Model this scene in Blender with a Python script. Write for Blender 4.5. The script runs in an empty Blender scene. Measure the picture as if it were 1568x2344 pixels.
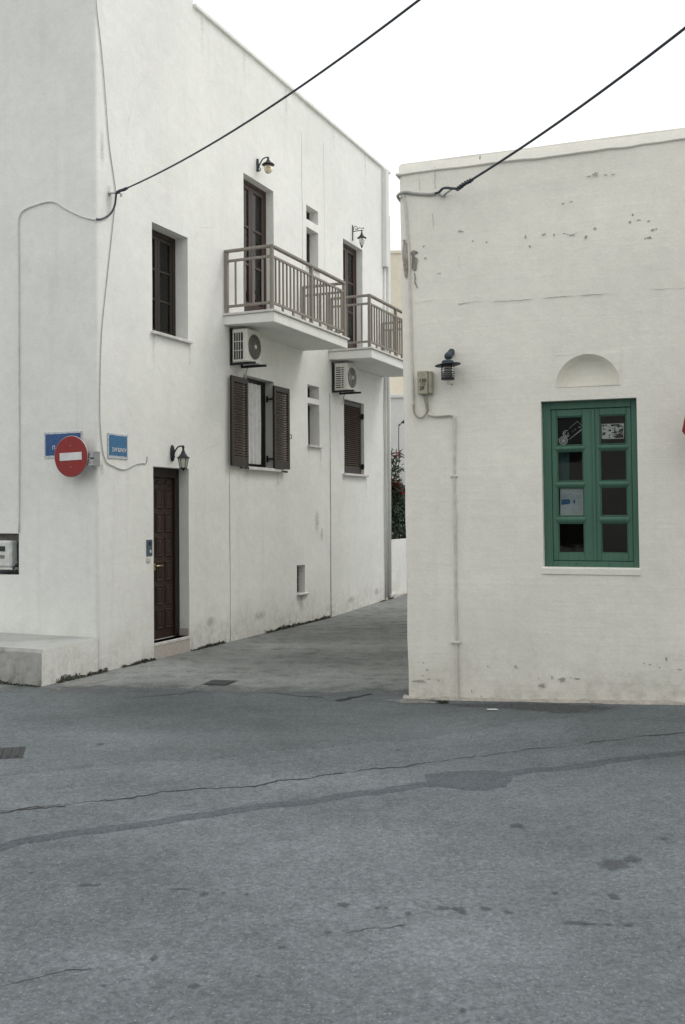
import bpy, bmesh, math, random
from mathutils import Vector, Matrix, noise
random.seed(7)
R = math.radians
scene = bpy.context.scene

# ---------------------------------------------------------------- camera
EYE = 1.9
ROLL = .0052
cam_d = bpy.data.cameras.new('camera')
cam = bpy.data.objects.new('camera', cam_d)
scene.collection.objects.link(cam)
cam.location = (0, 0, EYE)
cam.rotation_euler = (R(90), ROLL, 0)
cam_d.sensor_fit = 'VERTICAL'
cam_d.sensor_height = 36
cam_d.lens = 35
cam_d.clip_start = .05
cam_d.clip_end = 800
scene.camera = cam

# ---------------------------------------------------------------- sky and sun (bright overcast)
SUN_AZ = math.atan2(.66, .20)          # clockwise from +Y
SUN_EL = R(55)
world = bpy.data.worlds.new('World')
scene.world = world
world.use_nodes = True
wn = world.node_tree
wn.nodes.clear()
sky = wn.nodes.new('ShaderNodeTexSky')
sky.sky_type = 'NISHITA'
sky.sun_disc = False
sky.sun_elevation = SUN_EL
sky.sun_rotation = SUN_AZ
sky.air_density = 1.0
sky.dust_density = 6.0
sky.ozone_density = 1.0
hsv = wn.nodes.new('ShaderNodeHueSaturation')
hsv.inputs['Saturation'].default_value = .22
cloud = wn.nodes.new('ShaderNodeMix')
cloud.data_type = 'RGBA'
cloud.inputs[0].default_value = .85
cloud.inputs[7].default_value = (7.60, 7.66, 7.58, 1)       # even cloud layer
bg = wn.nodes.new('ShaderNodeBackground')
bg.inputs['Strength'].default_value = .12
wo = wn.nodes.new('ShaderNodeOutputWorld')
wn.links.new(sky.outputs[0], hsv.inputs['Color'])
wn.links.new(hsv.outputs[0], cloud.inputs[6])
wn.links.new(cloud.outputs[2], bg.inputs['Color'])
wn.links.new(bg.outputs[0], wo.inputs['Surface'])
sun_d = bpy.data.lights.new('sun', 'SUN')
sun_d.energy = .58
sun_d.angle = R(14)
sun_d.color = (1, .97, .93)
sun = bpy.data.objects.new('sun', sun_d)
scene.collection.objects.link(sun)
_sd = Vector((math.sin(SUN_AZ)*math.cos(SUN_EL), math.cos(SUN_AZ)*math.cos(SUN_EL), math.sin(SUN_EL)))
sun.rotation_euler = _sd.to_track_quat('Z', 'Y').to_euler()
sun.location = (4, 0, 14)
vs = scene.view_settings
vs.view_transform = 'Standard'
vs.look = 'None'
vs.exposure = .46
vs.gamma = 1
vs.use_curve_mapping = False
scene.cycles.max_bounces = 8
scene.cycles.transparent_max_bounces = 12

# ---------------------------------------------------------------- pixel -> place (a pixel gives a direction, the wall or ground the distance)
F = 35/36*2344
TH = R(23.8)
PHI = R(19.9)
def ray(px, py):
    cx = (px-784)/F; cy = (1172-py)/F; c, s = math.cos(ROLL), math.sin(ROLL)
    return (cx*c+cy*s, 1.0, -cx*s+cy*c)
def gnd0(px, py, z=0):
    d = ray(px, py); t = (z-EYE)/d[2]
    return (d[0]*t, d[1]*t)
A0 = gnd0(225, 1540)
B0 = gnd0(933, 1597)
av = (math.sin(TH), math.cos(TH)); nv = (math.cos(TH), -math.sin(TH))
bv = (math.cos(PHI), -math.sin(PHI)); nb = (-math.sin(PHI), -math.cos(PHI))
def plane(px, py, O, u, nn, off):
    d = ray(px, py); ox, oy = O[0]+nn[0]*off, O[1]+nn[1]*off
    t = (ox*nn[0]+oy*nn[1])/(d[0]*nn[0]+d[1]*nn[1])
    x, y, z = d[0]*t, d[1]*t, EYE+d[2]*t
    return ((x-O[0])*u[0]+(y-O[1])*u[1], z)
def pA(px, py, off=0): return plane(px, py, A0, av, nv, off)
def pF(px, py, off=0):
    u, z = plane(px, py, A0, nv, (-av[0], -av[1]), off); return (u, z)   # u to the right (negative = along the facade)
SHEAR = .0125
def pB(px, py, off=0): return plane(px, py, B0, bv, nb, off)
FRAMES = {'A': (A0, R(90)-TH), 'F': (A0, -TH), 'B': (B0, -PHI)}
def to_world(fr, p):
    O, ang = FRAMES[fr]; c, s = math.cos(ang), math.sin(ang)
    return Vector((O[0]+c*p[0]-s*p[1], O[1]+s*p[0]+c*p[1], p[2]))
def sstep(a, b, x):
    t = min(1, max(0, (x-a)/(b-a))); return t*t*(3-2*t)
def g(x, y):
    """height of the street"""
    k = x-.9
    rise = .047*.5*(k+math.sqrt(k*k+.25)) if k < 9 else .047*9.0
    sA = (x-A0[0])*av[0]+(y-A0[1])*av[1]
    return rise*sstep(-2, 5, y)-.012 + .1*sstep(6, 10.5, sA)*(1-sstep(1.5, 4, x))
def gnd(px, py, lift=0):
    z = 0
    for _ in range(6):
        x, y = gnd0(px, py, z); z = g(x, y)
    return Vector((x, y, z+lift))

# ---------------------------------------------------------------- helpers
col = scene.collection
def tag(o, label=None, cat=None, group=None, kind=None):
    if label: o['label'] = label
    if cat: o['category'] = cat
    if group: o['group'] = group
    if kind: o['kind'] = kind
    return o
def thing(name, label, cat, fr, p, group=None, rot=0, kind=None):
    o = bpy.data.objects.new(name, None)
    o.empty_display_size = .1
    col.objects.link(o)
    if fr:
        o.location = to_world(fr, p); o.rotation_euler = (0, 0, FRAMES[fr][1]+rot)
    else:
        o.location = p; o.rotation_euler = (0, 0, rot)
    return tag(o, label, cat, group, kind)
class MB:
    def __init__(s): s.v = []; s.f = []; s.sm = []; s.mi = []
    def add(s, vs, fs, smooth=False, mi=0):
        b = len(s.v); s.v += [tuple(p) for p in vs]
        for f in fs: s.f.append(tuple(i+b for i in f)); s.sm.append(smooth); s.mi.append(mi)
        return s
    def quad(s, a, b, c, d, mi=0, smooth=False): return s.add([a, b, c, d], [(0, 1, 2, 3)], smooth, mi)
    def box(s, x0, x1, y0, y1, z0, z1, mi=0):
        return s.add([(x0,y0,z0),(x1,y0,z0),(x1,y1,z0),(x0,y1,z0),(x0,y0,z1),(x1,y0,z1),(x1,y1,z1),(x0,y1,z1)],
                     [(0,3,2,1),(4,5,6,7),(0,1,5,4),(1,2,6,5),(2,3,7,6),(3,0,4,7)], False, mi)
    def tube(s, pts, r, seg=8, cap=True, mi=0):
        pts = [Vector(p) for p in pts]; n = len(pts)
        rs = r if isinstance(r, (list, tuple)) else [r]*n
        vs = []; up = None
        for i, p in enumerate(pts):
            t = (pts[min(i+1, n-1)]-pts[max(i-1, 0)]).normalized()
            if up is None:
                up = Vector((0, 0, 1)) if abs(t.z) < .9 else Vector((0, 1, 0))
            side = t.cross(up)
            if side.length < 1e-5: side = t.orthogonal()
            side.normalize(); up = side.cross(t).normalized()
            for k in range(seg):
                a = 2*math.pi*k/seg
                vs.append(p+side*(math.cos(a)*rs[i])+up*(math.sin(a)*rs[i]))
        fs = []
        for i in range(n-1):
            for k in range(seg):
                k2 = (k+1) % seg
                fs.append((i*seg+k, (i+1)*seg+k, (i+1)*seg+k2, i*seg+k2))
        s.add(vs, fs, True, mi)
        if cap:
            b = len(s.v)-len(vs)
            s.f.append(tuple(b+k for k in range(seg))); s.sm.append(False); s.mi.append(mi)
            s.f.append(tuple(b+(n-1)*seg+k for k in reversed(range(seg)))); s.sm.append(False); s.mi.append(mi)
        return s
    def lathe(s, prof, c=(0, 0, 0), seg=16, smooth=True, rot=0, mi=0, tilt=None):
        vs = []; n = len(prof)
        M = Matrix.Identity(3) if tilt is None else Matrix.Rotation(tilt[0], 3, tilt[1])
        for r, z in prof:
            for k in range(seg):
                a = 2*math.pi*k/seg+rot
                q = M @ Vector((r*math.cos(a), r*math.sin(a), z))
                vs.append((c[0]+q.x, c[1]+q.y, c[2]+q.z))
        fs = []
        for i in range(n-1):
            for k in range(seg):
                k2 = (k+1) % seg
                fs.append((i*seg+k, i*seg+k2, (i+1)*seg+k2, (i+1)*seg+k))
        fs.append(tuple(reversed(range(seg)))); fs.append(tuple((n-1)*seg+k for k in range(seg)))
        return s.add(vs, fs, smooth, mi)
    def build(s, name, mat, parent=None, bevel=0, warp=None, loc=None, kind=None):
        m = bpy.data.meshes.new(name)
        m.from_pydata([warp(p) for p in s.v] if warp else s.v, [], s.f)
        m.polygons.foreach_set('use_smooth', s.sm)
        m.polygons.foreach_set('material_index', s.mi)
        for q in (mat if isinstance(mat, (list, tuple)) else [mat]): m.materials.append(q)
        if bevel:
            bm = bmesh.new(); bm.from_mesh(m)
            bmesh.ops.bevel(bm, geom=bm.edges[:], offset=bevel, segments=1, affect='EDGES', clamp_overlap=True)
            bm.to_mesh(m); bm.free()
        m.update()
        o = bpy.data.objects.new(name, m)
        col.objects.link(o)
        if parent: o.parent = parent
        if loc: o.location = loc
        if kind: o['kind'] = kind
        return o
def inst(src, parent, loc, rot=None):
    o = src.copy(); col.objects.link(o); o.parent = parent; o.location = loc
    if rot: o.rotation_euler = rot
    return o
def BX(name, mat, parent, x0, x1, y0, y1, z0, z1, bevel=.003, warp=None):
    return MB().box(x0, x1, y0, y1, z0, z1).build(name, mat, parent, bevel, warp)
def spline(pts, n=8):
    P = [Vector(p) for p in pts]; out = []
    for i in range(len(P)-1):
        p0 = P[max(i-1, 0)]; p1 = P[i]; p2 = P[i+1]; p3 = P[min(i+2, len(P)-1)]
        for k in range(n):
            t = k/n
            out.append(.5*((2*p1)+(p2-p0)*t+(2*p0-5*p1+4*p2-p3)*t*t+(3*p1-p0-3*p2+p3)*t**3))
    out.append(P[-1]); return out
def text_obj(name, body, size, mat, parent, loc, rotx=R(90), rotz=0, extrude=.0008, sx=1, bold=0):
    cu = bpy.data.curves.new(name, 'FONT'); cu.body = body; cu.size = size
    cu.align_x = 'CENTER'; cu.align_y = 'CENTER'; cu.extrude = extrude; cu.offset = bold
    cu.resolution_u = 3
    t = bpy.data.objects.new(name+'_t', cu); col.objects.link(t)
    bpy.context.view_layer.update()
    dg = bpy.context.evaluated_depsgraph_get()
    m = bpy.data.meshes.new_from_object(t.evaluated_get(dg))
    bpy.data.objects.remove(t)
    m.materials.clear(); m.materials.append(mat)
    o = bpy.data.objects.new(name, m); col.objects.link(o)
    o.parent = parent; o.location = loc; o.rotation_euler = (rotx, 0, rotz); o.scale = (sx, 1, 1)
    return o

# ---------------------------------------------------------------- materials
class NT:
    def __init__(s, name):
        s.m = bpy.data.materials.new(name); s.m.use_nodes = True
        s.t = s.m.node_tree; s.b = s.t.nodes['Principled BSDF']
        s.co = s.t.nodes.new('ShaderNodeTexCoord')
    def n(s, typ, **kw):
        nd = s.t.nodes.new(typ)
        for k, v in kw.items():
            if k.startswith('i_'):
                key = k[2:]; key = int(key) if key.isdigit() else key.replace('_', ' ')
                nd.inputs[key].default_value = v
            else: setattr(nd, k, v)
        return nd
    def l(s, a, b): s.t.links.new(a, b)
    def map(s, scale=(1,1,1), loc=(0,0,0)):
        mp = s.n('ShaderNodeMapping'); mp.inputs['Scale'].default_value = scale; mp.inputs['Location'].default_value = loc
        s.l(s.co.outputs['Object'], mp.inputs['Vector']); return mp.outputs[0]
    def noise(s, scale, detail=4, rough=.55, vec=None, dist=0):
        nd = s.n('ShaderNodeTexNoise', i_Scale=scale, i_Detail=detail, i_Roughness=rough, i_Distortion=dist)
        s.l(vec if vec is not None else s.co.outputs['Object'], nd.inputs['Vector']); return nd.outputs['Fac']
    def ramp(s, fac, stops):
        r = s.n('ShaderNodeValToRGB'); e = r.color_ramp.elements
        while len(e) < len(stops): e.new(.5)
        for i, (p, c) in enumerate(stops):
            e[i].position = p; e[i].color = (c, c, c, 1) if isinstance(c, (int, float)) else (*c, 1)
        s.l(fac, r.inputs[0]); return r.outputs[0]
    def mix(s, fac, a, b, blend='MIX'):
        m = s.n('ShaderNodeMix', data_type='RGBA', blend_type=blend)
        for sock, v in ((0, fac), (6, a), (7, b)):
            if isinstance(v, (int, float)): m.inputs[sock].default_value = v if sock == 0 else (v, v, v, 1)
            elif isinstance(v, tuple): m.inputs[sock].default_value = (*v, 1)
            else: s.l(v, m.inputs[sock])
        return m.outputs[2]
    def math(s, op, a, b=None):
        m = s.n('ShaderNodeMath', operation=op)
        for i, v in enumerate((a, b)):
            if v is None: continue
            if isinstance(v, (int, float)): m.inputs[i].default_value = v
            else: s.l(v, m.inputs[i])
        return m.outputs[0]
    def bump(s, h, strength=.3, dist=.01):
        b = s.n('ShaderNodeBump', i_Strength=strength, i_Distance=dist)
        s.l(h, b.inputs['Height']); s.l(b.outputs[0], s.b.inputs['Normal']); return b
    def base(s, c):
        if isinstance(c, tuple): s.b.inputs['Base Color'].default_value = (*c, 1)
        else: s.l(c, s.b.inputs['Base Color'])
    def done(s, rough=.8, metal=0, spec=.5):
        if isinstance(rough, (int, float)): s.b.inputs['Roughness'].default_value = rough
        else: s.l(rough, s.b.inputs['Roughness'])
        s.b.inputs['Metallic'].default_value = metal
        s.b.inputs['Specular IOR Level'].default_value = spec
        return s.m
def plain(name, c, rough=.6, metal=0, spec=.5, var=.12, scale=14, bump=.08, bscale=60):
    t = NT(name)
    k = t.ramp(t.noise(scale, 5), [(.25, 1-var*1.6), (.75, 1+var*.6)])
    t.base(t.mix(1, c, k, 'MULTIPLY'))
    if bump: t.bump(t.noise(bscale, 3), bump, .004)
    rr = t.ramp(t.noise(scale*1.7, 4), [(.2, max(0, rough-.1)), (.8, min(1, rough+.12))])
    return t.done(rr, metal, spec)
def plaster(name, c, dirt, coursing=False, dirt_amt=.5, streak=.25, rough_bump=.35):
    t = NT(name)
    big = t.noise(.55, 5, .6)
    col1 = t.mix(t.ramp(big, [(.35, 0), (.68, 1)]), tuple(q*.89 for q in c), c)
    pat = t.ramp(t.noise(1.4, 3, .5, None, 1.5), [(.50, 0), (.56, 1)])
    col1 = t.mix(t.math('MULTIPLY', pat, .05), col1, (.62, .64, .60))
    fine = t.ramp(t.noise(42, 4, .75), [(.25, .91), (.75, 1.06)])
    col1 = t.mix(.8, col1, fine, 'MULTIPLY')
    mid = t.ramp(t.noise(7, 6, .65), [(.3, .93), (.7, 1.03)])
    col1 = t.mix(.8, col1, mid, 'MULTIPLY')
    # run-off streaks: noise stretched along the height
    st = t.ramp(t.noise(1, 5, .6, t.map((5.5, 5.5, .28))), [(.56, 0), (.78, 1)])
    col1 = t.mix(t.math('MULTIPLY', st, streak), col1, tuple(q*.70 for q in dirt))
    # splash dirt above the street, broken up by noise
    sep = t.n('ShaderNodeSeparateXYZ'); t.l(t.co.outputs['Object'], sep.inputs[0])
    hgt = t.math('ADD', sep.outputs['Z'], t.math('MULTIPLY', t.math('SUBTRACT', t.noise(2.1, 6, .65), .5), 1.3))
    foot = t.ramp(hgt, [(.0, 1), (.55, 0)])
    blot = t.ramp(t.noise(9, 6, .7), [(.42, 0), (.66, 1)])
    col1 = t.mix(t.math('MULTIPLY', t.math('MULTIPLY', foot, t.math('ADD', t.math('MULTIPLY', blot, .75), .25)), dirt_amt), col1, dirt)
    t.base(col1)
    h = t.math('ADD', t.math('MULTIPLY', t.noise(90, 4, .7), .22), t.math('MULTIPLY', t.noise(16, 5, .6), .8))
    if coursing:   # block courses showing through thick limewash
        wv = t.n('ShaderNodeTexNoise', i_Scale=1, i_Detail=4, i_Roughness=.6)
        t.l(t.map((.5, .5, 9)), wv.inputs['Vector'])
        w2 = t.n('ShaderNodeTexNoise', i_Scale=1, i_Detail=3, i_Roughness=.6)
        t.l(t.map((1.6, 1.6, 26)), w2.inputs['Vector'])
        h = t.math('ADD', h, t.math('ADD', t.math('MULTIPLY', t.ramp(wv.outputs['Fac'], [(.50, 0), (.58, 1)]), .16), t.math('MULTIPLY', w2.outputs['Fac'], .22)))
    else:          # flat trowel marks
        w2 = t.noise(1, 3, .6, t.map((1.2, 1.2, 2.0)))
        h = t.math('ADD', h, t.math('MULTIPLY', w2, 1.3))
    h = t.math('ADD', h, t.math('MULTIPLY', t.noise(2.3, 4, .6), 2.2))
    t.bump(h, rough_bump, .012)
    return t.done(.92, 0, .2)
def asphalt(name, c, speck=.5, var=.42):
    t = NT(name)
    big = t.ramp(t.noise(.33, 6, .62), [(.3, 1-var), (.72, 1+var*.5)])
    col1 = t.mix(1, c, big, 'MULTIPLY')
    # traffic-worn bands along the road
    band = t.ramp(t.noise(1, 4, .6, t.map((.16, .55, 1))), [(.35, .80), (.65, 1.14)])
    col1 = t.mix(.9, col1, band, 'MULTIPLY')
    grit = t.ramp(t.noise(36, 5, .9), [(.30, .45), (.70, 1.55)])
    col1 = t.mix(.85, col1, grit, 'MULTIPLY')
    mott = t.ramp(t.noise(9, 5, .75), [(.3, .82), (.7, 1.16)])
    col1 = t.mix(.9, col1, mott, 'MULTIPLY')
    vo = t.n('ShaderNodeTexVoronoi', i_Scale=52, i_Randomness=1)
    t.l(t.co.outputs['Object'], vo.inputs['Vector'])
    stone = t.ramp(vo.outputs['Distance'], [(.16, 1), (.34, 0)])
    sepc = t.n('ShaderNodeSeparateColor'); t.l(vo.outputs['Color'], sepc.inputs[0])
    pick = t.ramp(sepc.outputs[0], [(.55, 0), (.62, 1)])
    bright = t.mix(sepc.outputs[1], (.17, .185, .195), (.38, .39, .38))
    col1 = t.mix(t.math('MULTIPLY', t.math('MULTIPLY', stone, pick), speck), col1, bright)
    # dust and old spills
    du = t.ramp(t.noise(1.7, 6, .7), [(.55, 0), (.8, 1)])
    col1 = t.mix(t.math('MULTIPLY', du, .22), col1, (.075, .08, .083))
    t.base(col1)
    h = t.math('ADD', t.noise(150, 3, .8), t.math('MULTIPLY', vo.outputs['Distance'], .6))
    t.bump(h, .55, .006)
    return t.done(t.ramp(t.noise(3, 4), [(.2, .78), (.8, .93)]), 0, .3)
def wood(name, c, c2, rough=.45):
    t = NT(name)
    w = t.noise(1, 6, .6, t.map((38, 38, 2.2)), .6)
    t.base(t.mix(t.ramp(w, [(.3, 0), (.7, 1)]), c2, c))
    t.bump(w, .15, .003)
    return t.done(rough, 0, .4)
def fade_out(m, scale, amount, soft, amax):
    """ragged soft border: the mark thins out where its 'fade' value falls off"""
    nt = m.node_tree; N = nt.nodes.new; L = nt.links.new
    b = nt.nodes['Principled BSDF']; out = nt.nodes['Material Output']
    at = N('ShaderNodeAttribute'); at.attribute_name = 'fade'
    co = N('ShaderNodeTexCoord'); nz = N('ShaderNodeTexNoise'); nz.inputs['Scale'].default_value = scale; nz.inputs['Detail'].default_value = 5; nz.inputs['Roughness'].default_value = .65
    L(co.outputs['Object'], nz.inputs['Vector'])
    a = N('ShaderNodeMath'); a.operation = 'SUBTRACT'; L(nz.outputs['Fac'], a.inputs[0]); a.inputs[1].default_value = .5
    c = N('ShaderNodeMath'); c.operation = 'MULTIPLY_ADD'; L(a.outputs[0], c.inputs[0]); c.inputs[1].default_value = amount; L(at.outputs['Fac'], c.inputs[2])
    r = N('ShaderNodeMapRange'); r.interpolation_type = 'SMOOTHSTEP'; L(c.outputs[0], r.inputs['Value']); r.inputs['From Min'].default_value = .22; r.inputs['From Max'].default_value = .22+soft; r.inputs['To Max'].default_value = amax
    tr = N('ShaderNodeBsdfTransparent'); mx = N('ShaderNodeMixShader')
    L(r.outputs[0], mx.inputs[0]); L(tr.outputs[0], mx.inputs[1]); L(b.outputs[0], mx.inputs[2]); L(mx.outputs[0], out.inputs['Surface'])
    return m
def set_fade(o, vals):
    at = o.data.attributes.new('fade', 'FLOAT', 'POINT'); at.data.foreach_set('value', vals); return o
M = {}
M['plaster'] = plaster('white_plaster', (.86, .865, .825), (.36, .34, .29), dirt_amt=.6, streak=.10)
M['limewash'] = plaster('cream_limewash', (.915, .89, .805), (.40, .35, .27), coursing=True, dirt_amt=.6, streak=.06, rough_bump=.30)
M['plinth'] = plaster('plinth_plaster', (.50, .50, .48), (.16, .16, .14), dirt_amt=.9, streak=.5)
M['plinth_top'] = plaster('toned_plinth_top', (.46, .475, .455), (.2, .2, .18), dirt_amt=.4, streak=.3)  # top colour darkened to offset the light on it and match the wall
M['plaster_far'] = plaster('far_white_plaster', (.78, .78, .77), (.5, .48, .43), dirt_amt=.1)
M['ochre'] = plaster('pale_ochre_plaster', (.80, .73, .60), (.5, .45, .36), dirt_amt=.1, streak=.08)
M['stone'] = plaster('grey_stone', (.42, .40, .37), (.2, .19, .17), dirt_amt=.4)
M['marble'] = plain('marble_sill', (.66, .65, .62), .5, var=.16, scale=9)
M['granite'] = plain('pinkish_stone', (.52, .47, .43), .6, var=.2, scale=40)
M['asphalt'] = asphalt('road_asphalt', (.158, .180, .192), .5)
M['asphalt_old'] = asphalt('older_asphalt', (.140, .158, .167), .35)
M['asphalt_pale'] = fade_out(asphalt('pale_dusty_asphalt', (.245, .258, .250), .4), 4, 1.3, .9, 1)
M['tar'] = asphalt('tar_patch', (.090, .106, .117), .3, .15)
M['crack'] = plain('open_crack', (.035, .036, .035), .95, bump=0)
M['stain'] = fade_out(plain('oil_stain', (.075, .082, .088), .7, bump=0), 40, 1.2, .75, .60)
M['iron'] = plain('cast_iron', (.055, .058, .062), .55, .5, bump=.3, bscale=200)
M['brown'] = wood('dark_brown_wood', (.030, .020, .015), (.014, .010, .008), .5)
M['slat'] = wood('brown_slat', (.115, .082, .064), (.07, .05, .04), .5)
M['mahogany'] = wood('mahogany_door', (.044, .022, .015), (.021, .012, .009), .42)
M['frame_brown'] = wood('reddish_brown_frame', (.062, .034, .025), (.031, .018, .014), .45)
M['green'] = wood('green_painted_wood', (.075, .170, .122), (.052, .132, .094), .6)
M['rail'] = wood('weathered_grey_rail', (.30, .275, .24), (.20, .18, .155), .75)
M['acwhite'] = plain('off_white_casing', (.66, .65, .60), .5, var=.12)
M['dark'] = plain('dark_plastic', (.02, .022, .026), .5, bump=0)
M['blackmetal'] = plain('black_painted_iron', (.016, .019, .026), .45, .2, var=.3, bump=.1)
M['bluemetal'] = plain('weathered_blue_iron', (.055, .075, .09), .6, .2, var=.35)
M['cable'] = plain('black_cable', (.03, .04, .06), .55, bump=0)
M['cablegrey'] = plain('grey_painted_cable', (.42, .42, .40), .7, bump=0)
M['cablewhite'] = plain('white_painted_cable', (.66, .66, .63), .7, bump=0)
M['cablecream'] = plain('limewashed_conduit', (.66, .64, .58), .8, bump=.2)
M['cablebeige'] = plain('beige_cable', (.36, .33, .26), .7, bump=0)
M['boxbeige'] = plain('beige_metal_box', (.40, .385, .29), .6, var=.2)
M['red'] = plain('red_reflective_sheet', (.26, .010, .008), .5, var=.1, bump=0)
M['signwhite'] = plain('white_sign_sheet', (.70, .70, .70), .5, bump=0)
M['blue'] = plain('blue_sign_enamel', (.020, .085, .25), .5, var=.25, scale=30, bump=0)
M['blue2'] = plain('faded_blue_enamel', (.045, .17, .33), .55, var=.2, scale=30, bump=0)
M['signedge'] = plain('pale_sign_border', (.55, .60, .62), .6, var=.2, scale=40, bump=0)
M['steel'] = plain('galvanised_steel', (.42, .43, .44), .45, .7, bump=0)
M['interpanel'] = plain('blue_grey_panel', (.10, .15, .21), .4, .5, bump=0)
M['brass'] = plain('brass', (.62, .50, .28), .3, 1, bump=0)
M['curtain'] = plain('white_curtain', (.72, .72, .72), .9, bump=0)
M['curtain_blue'] = plain('pale_blue_curtain', (.40, .47, .54), .9, bump=0)
M['teal'] = plain('teal_cloth', (.03, .12, .125), .9, bump=0)
M['room'] = plain('darkened_room', (.035, .032, .029), .95, bump=0)  # interior shade put into the colour, so rooms stay dark behind the glass
M['meter'] = plain('pale_meter_casing', (.66, .68, .66), .5, var=.15)
M['rubble'] = plain('exposed_mortar', (.30, .28, .24), .95, var=.4, scale=30, bump=.6, bscale=60)
M['rust'] = plain('rust_stained_mortar', (.37, .31, .25), .95, var=.3, scale=40, bump=.5)
M['grime'] = fade_out(plain('grime_on_limewash', (.36, .345, .31), .95, var=.35, scale=30, bump=0), 40, 1.2, .6, .55)
M['chip'] = plain('chipped_limewash', (.47, .45, .40), .95, var=.35, scale=40, bump=.3)
M['chip_ragged'] = fade_out(plain('ragged_chip', (.44, .42, .37), .95, var=.35, scale=40, bump=.3), 60, 1.4, .3, .85)
M['cement'] = plain('cement_fillet', (.44, .41, .36), .95, var=.25, scale=18, bump=.4, bscale=40)
M['cement_wash'] = fade_out(plain('cement_wash', (.34, .33, .30), .95, var=.25, scale=18, bump=.2, bscale=40), 9, 1.3, .5, .6)
M['damp'] = fade_out(plain('damp_asphalt', (.09, .096, .10), .8, var=.3, scale=30, bump=.2), 7, 1.0, .5, .7)
M['moss'] = plain('dark_moss', (.085, .090, .060), .95, var=.4, bump=0)
M['leafdark'] = plain('dark_hedge_leaf', (.030, .062, .034), .55, var=.5, scale=9, bump=0)
M['leaf'] = plain('oleander_leaf', (.045, .085, .045), .5, var=.4, scale=8, bump=0)
M['bark'] = plain('bark', (.12, .095, .07), .9)
M['petal'] = plain('red_petal', (.50, .035, .05), .6, bump=0)
M['litter'] = plain('dry_red_litter', (.16, .06, .045), .8, bump=0)
M['ink'] = plain('black_ink', (.02, .02, .02), .8, bump=0)
M['paper_black'] = plain('black_paper', (.012, .012, .014), .8, bump=0)
M['paper_line'] = plain('white_print', (.78, .79, .78), .8, bump=0)
def glass(name, tint=(.95, .97, .96), rough=.03):
    t = NT(name); t.t.nodes.remove(t.b)
    tr = t.n('ShaderNodeBsdfTransparent'); tr.inputs[0].default_value = (*tint, 1)
    gl = t.n('ShaderNodeBsdfGlossy'); gl.inputs['Roughness'].default_value = rough
    fr = t.n('ShaderNodeFresnel'); fr.inputs[0].default_value = 1.5
    bp = t.n('ShaderNodeBump', i_Strength=.06, i_Distance=.02); t.l(t.noise(3, 2), bp.inputs['Height'])
    t.l(bp.outputs[0], gl.inputs['Normal']); t.l(bp.outputs[0], fr.inputs['Normal'])
    mx = t.n('ShaderNodeMixShader'); t.l(fr.outputs[0], mx.inputs[0]); t.l(tr.outputs[0], mx.inputs[1]); t.l(gl.outputs[0], mx.inputs[2])
    t.l(mx.outputs[0], t.t.nodes['Material Output'].inputs[0]); return t.m
M['glass'] = glass('window_glass')
def lampglass(name, c):
    t = NT(name); t.base(c); t.b.inputs['Transmission Weight'].default_value = .55
    return t.done(.25, 0, .5)
M['amber'] = lampglass('amber_lamp_glass', (.72, .62, .42))
M['clear'] = lampglass('pale_lamp_glass', (.62, .63, .56))
M['dustyglass'] = lampglass('dusty_ribbed_glass', (.36, .33, .29))
def print_mat():
    t = NT('black_and_white_print')
    nz = t.noise(11, 5, .6, t.map((1, 1, 1.5), (.3, 0, 3.1)), 1.2)
    t.base(t.mix(t.ramp(nz, [(.50, 0), (.53, 1)]), (.02, .02, .02), (.80, .80, .78)))
    return t.done(.8)
M['print'] = print_mat()
def poster_mat():
    t = NT('pale_blue_poster')
    nz = t.ramp(t.noise(34, 4, .7), [(.35, 0), (.65, 1)])
    bg2 = t.mix(t.ramp(t.noise(4, 3), [(.3, 0), (.7, 1)]), (.30, .36, .43), (.64, .68, .71))
    t.base(t.mix(t.math('MULTIPLY', nz, .35), bg2, (.82, .83, .83)))
    return t.done(.8)
M['poster'] = poster_mat()

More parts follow.
